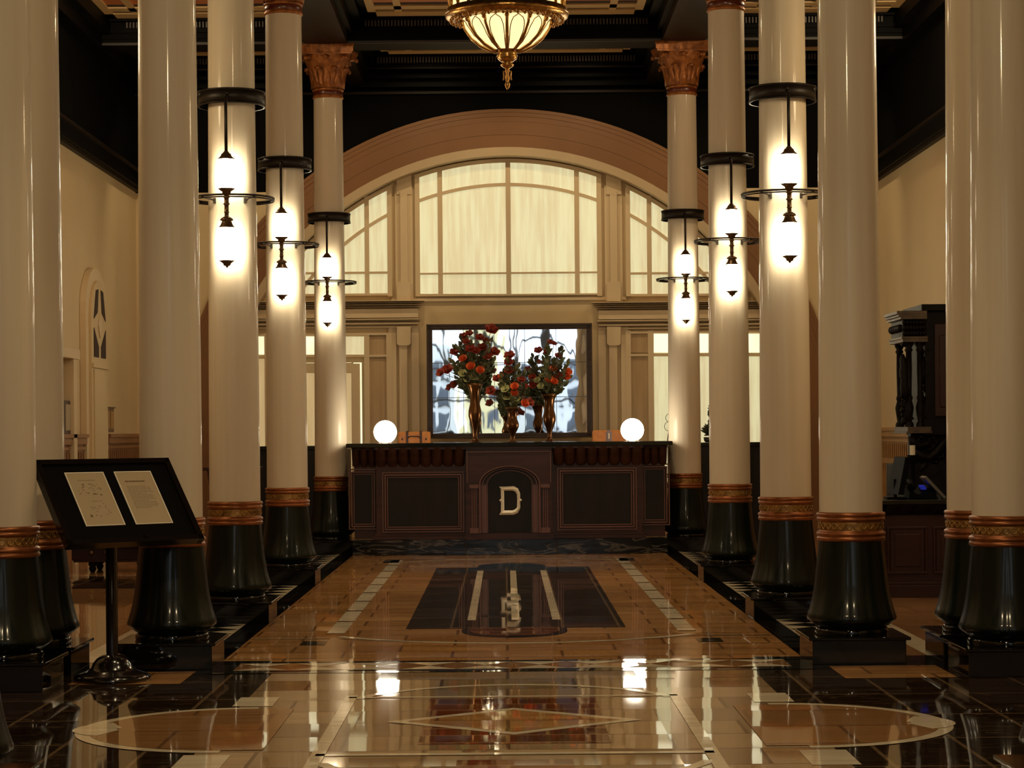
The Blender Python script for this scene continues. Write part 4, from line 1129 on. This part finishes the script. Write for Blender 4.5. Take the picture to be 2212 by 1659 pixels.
# ================================================================ RIGHT SIDE : concierge desk and carved hutch
ds = 539.0; Yd = F/ds
x0 = P(1908, 1200, ds)[0]
cd = thing('concierge_desk', 'red-brown panelled desk behind the thick right column, below the carved hutch', 'desk', (x0, Yd, 0))
q = MB(); q.box(0, .74, .02, .45, .02, .35); q.box(-.004, .745, .0, .46, 0, .05); q.box(-.002, .743, .006, .455, .05, .062); q.build('body', 'redwood', cd, bevel=.002)
q = MB(); q.box(-.02, .77, -.03, .50, .375, .393); q.build('desk_top', 'slab', cd, bevel=.003)
q = MB()
for i in range(12):
    a = .0+.745*i/12; w_ = .745/12
    rows = [[(a+w_*k+.02*t, .015-.03*math.sin(t*PI/2)-.008*math.sin(PI*k), .335+.042*t) for k in (0, .25, .5, .75, 1)] for t in (0, .33, .66, 1)]
    q.add([p for r_ in rows for p in r_], [(j*5+k, j*5+k+1, (j+1)*5+k+1, (j+1)*5+k) for j in range(3) for k in range(4)], 0, True)
q.box(0, .745, .016, .45, .33, .376); q.build('gadrooned_edge', 'carved', cd)
for k in range(4):
    a = .018+.185*k; q = MB()
    q.box(a+.012, a+.150, .012, .02, .105, .275); q.box(a, a+.162, .008, .02, .275, .285); q.box(a, a+.162, .008, .02, .095, .105); q.box(a, a+.010, .008, .02, .105, .275); q.box(a+.152, a+.162, .008, .02, .105, .275)
    q.box(a+.03, a+.132, .006, .012, .125, .255)
    q.build('panel', 'redwood', cd, bevel=.002)
hs = 492.0; Yh = F/hs
def hz_(y): return EYE-(y-924.5)/hs
def hx(x): return (x-1092-.0)/hs
hx0 = hx(2000)
hu = thing('carved_hutch', 'tall dark carved oak hutch with an open turned-post porch, against the right wall', 'cabinet', (hx0, Yh, 0))
def lx(x): return hx(x)-hx0
q = MB(); q.box(0, .44, 0, .40, hz_(905), hz_(672)); q.box(-.02, .45, -.03, .42, hz_(672), hz_(658)); q.box(-.01, .45, -.015, .41, hz_(940), hz_(905)); q.box(.0, .45, .10, .40, 0, hz_(940))
q.box(-.10, .45, .0, .42, 0, .52); q.build('body', 'carved', hu, bevel=.002)
q = MB(); q.box(.04, .20, -.012, 0, hz_(900), hz_(700)); q.box(.06, .18, -.02, -.012, hz_(880), hz_(725)); q.box(.24, .40, -.012, 0, hz_(900), hz_(700)); q.build('door', 'redwood', hu, bevel=.003)
q = MB()                                                   # porch roof
for i, (a, b_, y0_, y1_) in enumerate(((1937, 2002, 672, 679), (1941, 2002, 679, 684), (1945, 2002, 684, 690), (1948, 2004, 727, 732), (1950, 2004, 732, 739))):
    q.box(lx(a), lx(b_), -.03 if i < 3 else -.02, .30, hz_(y1_), hz_(y0_))
q.build('cornice', 'carvedhi', hu, bevel=.001)
q = MB(); q.box(lx(1959), lx(2010), -.02, .30, hz_(932), hz_(922)); q.box(lx(1956), lx(2012), -.025, .30, hz_(936), hz_(932)); q.build('porch_shelf', 'carvedhi', hu, bevel=.001)
q = MB(); q.box(lx(1952), lx(2000), 0, .28, hz_(727), hz_(690))
for i in range(7):
    for j in range(3): q.sphere((lx(1955+i*7), -.004, hz_(696+j*12)), .011, 6, 5, sx=1, sz=1.2)
for j in range(5): q.sphere((lx(1950), .04+j*.05, hz_(708)), .018, 6, 5)
q.build('carved_frieze', 'carved', hu)
for cx_, yy in ((1966, .02), (1990, .02), (1966, .24)):
    q = MB(); X_ = lx(cx_)
    pr = [(.020, hz_(922)), (.020, hz_(915)), (.012, hz_(910)), (.017, hz_(895)), (.021, hz_(880)), (.013, hz_(865)), (.017, hz_(860)), (.012, hz_(852)), (.014, hz_(800)), (.013, hz_(760)), (.019, hz_(756)), (.013, hz_(751)), (.021, hz_(744)), (.021, hz_(739))]
    q.lathe(pr, X_, yy, 16); q.build('turned_post', 'carved', hu)
q = MB()                                                   # carved scroll outlines on the left side of the posts
def blob(pts, y0_, y1_, t=8):
    q.tube([(lx(a), (y0_+y1_)/2, hz_(b_)) for a, b_, _ in pts], [r_/hs for _, _, r_ in pts], 8)
blob([(1953, 764, 3), (1953, 775, 7), (1956, 790, 9), (1955, 805, 10), (1957, 820, 9), (1956, 835, 10), (1959, 850, 11), (1964, 864, 7)], .0, .04)
blob([(1962, 870, 7), (1960, 885, 6), (1962, 898, 9), (1966, 908, 8), (1972, 900, 6)], 0, .04)
blob([(1950, 745, 4), (1956, 742, 6), (1964, 748, 4)], 0, .04)
blob([(1998, 770, 4), (1996, 790, 5), (1999, 810, 4), (1995, 830, 5)], 0, .04); blob([(1998, 868, 5), (2002, 880, 7), (1999, 898, 8), (2005, 908, 6)], 0, .04)
for i in range(22): q.sphere((lx(1954+rnd.uniform(-5, 14)), .02, hz_(868+i*2.3)), rnd.uniform(.008, .014), 6, 4)
for i in range(26): q.sphere((lx(1998+rnd.uniform(-7, 6)), .02, hz_(760+i*6)), rnd.uniform(.007, .013), 6, 4)
for i in range(16): q.sphere((lx(1953+rnd.uniform(-3, 5)), .02, hz_(775+i*8)), rnd.uniform(.006, .011), 6, 4)
q.build('carved_bracket', 'carved', hu)
q = MB()
for pts in ([(1968, 942, 8), (1972, 955, 10), (1985, 965, 9), (2000, 960, 8), (2008, 950, 6)], [(1975, 975, 9), (1990, 985, 10), (2005, 990, 9), (2020, 980, 10), (2035, 960, 9), (2045, 945, 6)], [(2000, 1000, 8), (1992, 1010, 6), (1986, 1018, 4)]):
    q.tube([(lx(a), .0, hz_(b_)) for a, b_, _ in pts], [r_/hs for _, _, r_ in pts], 8)
for i in range(70): q.sphere((lx(1970+rnd.uniform(0, 80)), .01, hz_(938+rnd.uniform(0, 65))), rnd.uniform(.006, .014), 6, 4)
q.box(lx(1970), lx(2060), .02, .1, hz_(1010), hz_(932)); q.build('carved_apron', 'carved', hu)
# items on the concierge desk
q0 = P(1930, 1082, 536)
mo = thing('computer_monitor', 'thin black monitor seen edge-on at the left end of the concierge desk', 'monitor', (q0[0]+.015, Yd+.08, .3935))
q = MB(); q.box(-.04, .04, -.03, .05, 0, .008); q.box(-.006, .006, .0, .02, .005, .08); q.build('stand', 'plastic', mo)
q = MB(); vs = []
for dxx in (-.010, .012):
    for yy, zz in ((-.11, .02), (.13, .02), (.13, .17), (-.11, .17)): vs.append((dxx+(zz-.02)*.20, yy, zz))
q.add(vs, [(3, 2, 1, 0), (4, 5, 6, 7), (0, 1, 5, 4), (1, 2, 6, 5), (2, 3, 7, 6), (3, 0, 4, 7)]); q.build('screen', 'plastic', mo)
tp = thing('desk_telephone', 'dark desk telephone with a blue light beside the monitor', 'telephone', (P(1985, 1060, 530)[0], Yd+.12, .3935))
q = MB(); q.prism_x([(-.06, 0), (.07, 0), (.07, .055), (-.06, .02)], -.055, .055); q.build('body', 'plastic', tp, bevel=.003)
q = MB(); q.tube([(-.035, -.04, .045), (-.035, .0, .060), (-.035, .05, .070)], [.012, .008, .012], 8); q.build('handset', 'plastic', tp)
q = MB(); q.prism_x([(-.02, .036), (.03, .048), (.03, .054), (-.02, .042)], .0, .022); q.build('indicator_light', 'led', tp)
tb_ = thing('tablet', 'grey slanted tablet lying right of the telephone', 'tablet', (P(2014, 1060, 532)[0], Yd+.05, .3935))
q = MB(); q.add([(-.045, 0, .085), (-.035, .0, .092), (.045, .0, .006), (.035, .0, 0), (-.045, .10, .085), (-.035, .10, .092), (.045, .10, .006), (.035, .10, 0)], [(0, 1, 2, 3), (7, 6, 5, 4), (0, 4, 5, 1), (1, 5, 6, 2), (2, 6, 7, 3), (3, 7, 4, 0)]); q.build('body', 'phone', tb_)
ca = thing('white_canister', 'small white canister on a dark stand left of the carved hutch', 'canister', (P(1966, 980, 520)[0], Yd+.26, .3935))
q = MB(); q.lathe([(.022, 0), (.022, .01), (.010, .02), (.010, .13), (.020, .16), (.022, .175)], n=16); q.build('stand', 'plastic', ca)
q = MB(); q.lathe([(.0115, .175), (.0115, .215)], n=16); q.build('canister', 'whitecyl', ca)

# ================================================================ LEFT SIDE things
# wooden key case on the wall, framed panel beside the door
kc = thing('wall_case', 'small brown wall case with two pale windows beside the arched side door', 'case', (-XW, F/378, .76))
q = MB(); q.box(0, .05, -.13, .13, -.065, .075); q.box(0, .058, -.14, .14, .072, .080); q.build('case', 'sconcewood', kc, bevel=.003)
q = MB(); q.box(.05, .053, -.10, -.015, -.045, .055); q.box(.05, .053, .02, .105, -.045, .055); q.build('pane', 'brownglass', kc)
fp_ = thing('framed_panel', 'narrow dark framed panel on the left wall, left of the arched door', 'picture', (-XW, F/412, .70))
q = MB(); q.box(0, .03, -.16, .16, -.02, .16); q.build('frame', 'strap', fp_, bevel=.003); q = MB(); q.box(.03, .033, -.13, .13, .005, .14); q.build('picture', 'page', fp_)
pz = MB(); pz.box(-XW, -XW+.05, 10.6, 10.68, 0, 1.08); pz.box(-XW, -XW+.05, 11.16, 11.24, 0, 1.08); pz.box(-XW, -XW+.06, 10.56, 11.28, 1.08, 1.13)
struct(pz.build('trim_14', 'trim'))
# console table seen between the first two left columns
a = P(438, 1018, 402)
ct = thing('console_table', 'dark console table with curved bracket legs behind the third left column', 'table', (a[0], a[1], 0))
q = MB(); q.box(0, .30, 0, .18, .482, .50); q.build('table_top', 'wood', ct, bevel=.002)
for xx in (.02, .26):
    q = MB(); q.prism_y([(xx, .482), (xx+.035, .482), (xx+.04, 0), (xx+.02, 0), (xx+.022, .33), (xx+.008, .42)], .02, .06); q.build('leg', 'wood', ct)
    q = MB(); q.prism_y([(xx, .482), (xx+.035, .482), (xx+.04, 0), (xx+.02, 0), (xx+.022, .33), (xx+.008, .42)], .12, .16); q.build('leg', 'wood', ct)
# carved chair/table seen under the sign board
a = FP(196, 1238)
cc = thing('carved_side_table', 'dark carved low table with a turned foot, seen beneath the sign board', 'table', (a[0], a[1], 0))
q = MB(); q.box(-.12, .30, .0, .30, .13, .155); q.box(-.12, .30, .02, .28, .155, .17); q.build('table_top', 'carved', cc, bevel=.002)
q = MB(); q.box(-.10, .28, .03, .25, .060, .13); q.box(-.09, .27, .02, .26, .052, .062); q.build('apron', 'redwood', cc, bevel=.003)
for xx, yy in ((0, .05), (.24, .05), (0, .24), (.24, .24)):
    q = MB(); q.lathe([(.010, 0), (.016, .012), (.019, .022), (.014, .030), (.022, .038), (.020, .052), (.014, .06), (.018, .068)], xx, yy, 16); q.build('foot', 'carved', cc)
for xx, rr in ((0, .014), (.07, .012)):
    q = MB(); q.sphere((xx, .02, .10), rr, 8, 6); q.build('brass_boss', 'bronze2', cc)

# ================================================================ lamps added as warm fill for the hall (all out of frame, above)
h2 = [((-1.80, 7.1, 2.2), 'brass bowl chandelier added as fill over the left aisle, out of frame'), ((1.85, 7.1, 2.2), 'brass bowl chandelier added as fill over the right aisle, out of frame')]
for loc, lab in h2: copy_tree(ch, loc=loc, label=lab)  # copies of the visible chandelier, added for the aisle fill
for y_, lab, en in ((3.9, 'round fill lamp added above the foreground, out of frame', 85), (.6, 'round fill lamp added above the entrance, out of frame', 450)):  # lamps added to brighten the foreground and entrance
    t = thing('fill_ceiling_lamp', lab, 'lamp', (XC, y_, HC-.003), group='added round fill lamps')
    q = MB(); q.lathe([(.13, -.02), (.15, -.02), (.155, 0), (.13, 0)], n=32); q.build('trim_ring', 'brass', t)
    lamp('ceiling_fill_light', (XC, y_, 2.70), en, WARM, .18)
for x_, en in ((-2.0, 60), (2.02, 90)):  # lamps added to lift the far aisle walls
    t = thing('fill_ceiling_lamp', 'round fill lamp added over the far side aisle, out of frame', 'lamp', (x_, 10.4, HC-.003), group='added round aisle fill lamps')
    q = MB(); q.lathe([(.10, -.015), (.115, -.015), (.12, 0), (.10, 0)], n=28); q.build('trim_ring', 'brass', t)
    lamp('aisle_fill_light', (x_, 10.4, 2.92), en, WARM, .05)
lamp('left_aisle_fill', (-1.80, 7.1, 2.05), 55, WARM, .22)  # added fill below the left chandelier copy
lamp('right_aisle_fill', (1.85, 7.1, 2.05), 70, WARM, .22)  # added fill below the right chandelier copy
# downlights added in the farthest coffers to brighten the arched screen
for i, x_ in enumerate((-1.72, -.45, .48, 1.75)):
    t = thing('fill_downlight', 'small fill downlight added in the farthest ceiling coffers, above the screen', 'lamp', (x_, 12.40, HC-.004), group='added fill downlights')
    q = MB(); q.lathe([(.030, 0), (.045, 0), (.045, .008), (.030, .008)], n=20); q.build('trim_ring', 'brass', t)
    lamp('downlight', (x_, 12.40, HC-.02), 62, WARM, .04, 'SPOT', (math.radians(36), 0, 0), math.radians(108))
for i, (x_, y_) in enumerate(((-.42, 10.75), (.45, 10.75), (-.42, 8.75), (.45, 8.75), (-.42, 5.2), (.45, 5.2))):  # spots added to brighten the lane floor
    t = thing('fill_downlight', 'small fill downlight added in the coffers over the polished lane, out of frame', 'lamp', (x_, y_, HC-.004), group='added fill downlights')
    q = MB(); q.lathe([(.030, 0), (.045, 0), (.045, .008), (.030, .008)], n=20); q.build('trim_ring', 'brass', t)
    lamp('lane_fill_spot', (x_, y_, HC-.02), 140, WARM, .05, 'SPOT', (0, 0, 0), math.radians(74))
# ================================================================ world, camera, view
w = bpy.data.worlds.new('street_daylight'); sc.world = w; w.use_nodes = True
bg = w.node_tree.nodes['Background']; bg.inputs[0].default_value = (.80, .90, 1.0, 1); bg.inputs[1].default_value = 1.9
cam = bpy.data.cameras.new('camera'); co = bpy.data.objects.new('camera', cam); COL.objects.link(co)
cam.sensor_width = 36; cam.lens = F/2212*36
cam.shift_x = (1106-VX)/2212; cam.shift_y = (VY-829.5)/2212
co.matrix_world = Matrix.Translation((0, 0, EYE*U)) @ Matrix.Rotation(PI/2, 4, 'X') @ Matrix.Rotation(-TH, 4, 'Z')
cam.clip_end = 200; cam.clip_start = .05
sc.camera = co
sc.view_settings.view_transform = 'Standard'; sc.view_settings.look = 'None'
sc.view_settings.exposure = 0.14; sc.view_settings.gamma = 1.0; sc.view_settings.use_curve_mapping = False
sc.cycles.use_denoising = True
sc.cycles.max_bounces = 8; sc.cycles.diffuse_bounces = 4; sc.cycles.glossy_bounces = 5
sc.cycles.sample_clamp_indirect = 6.0
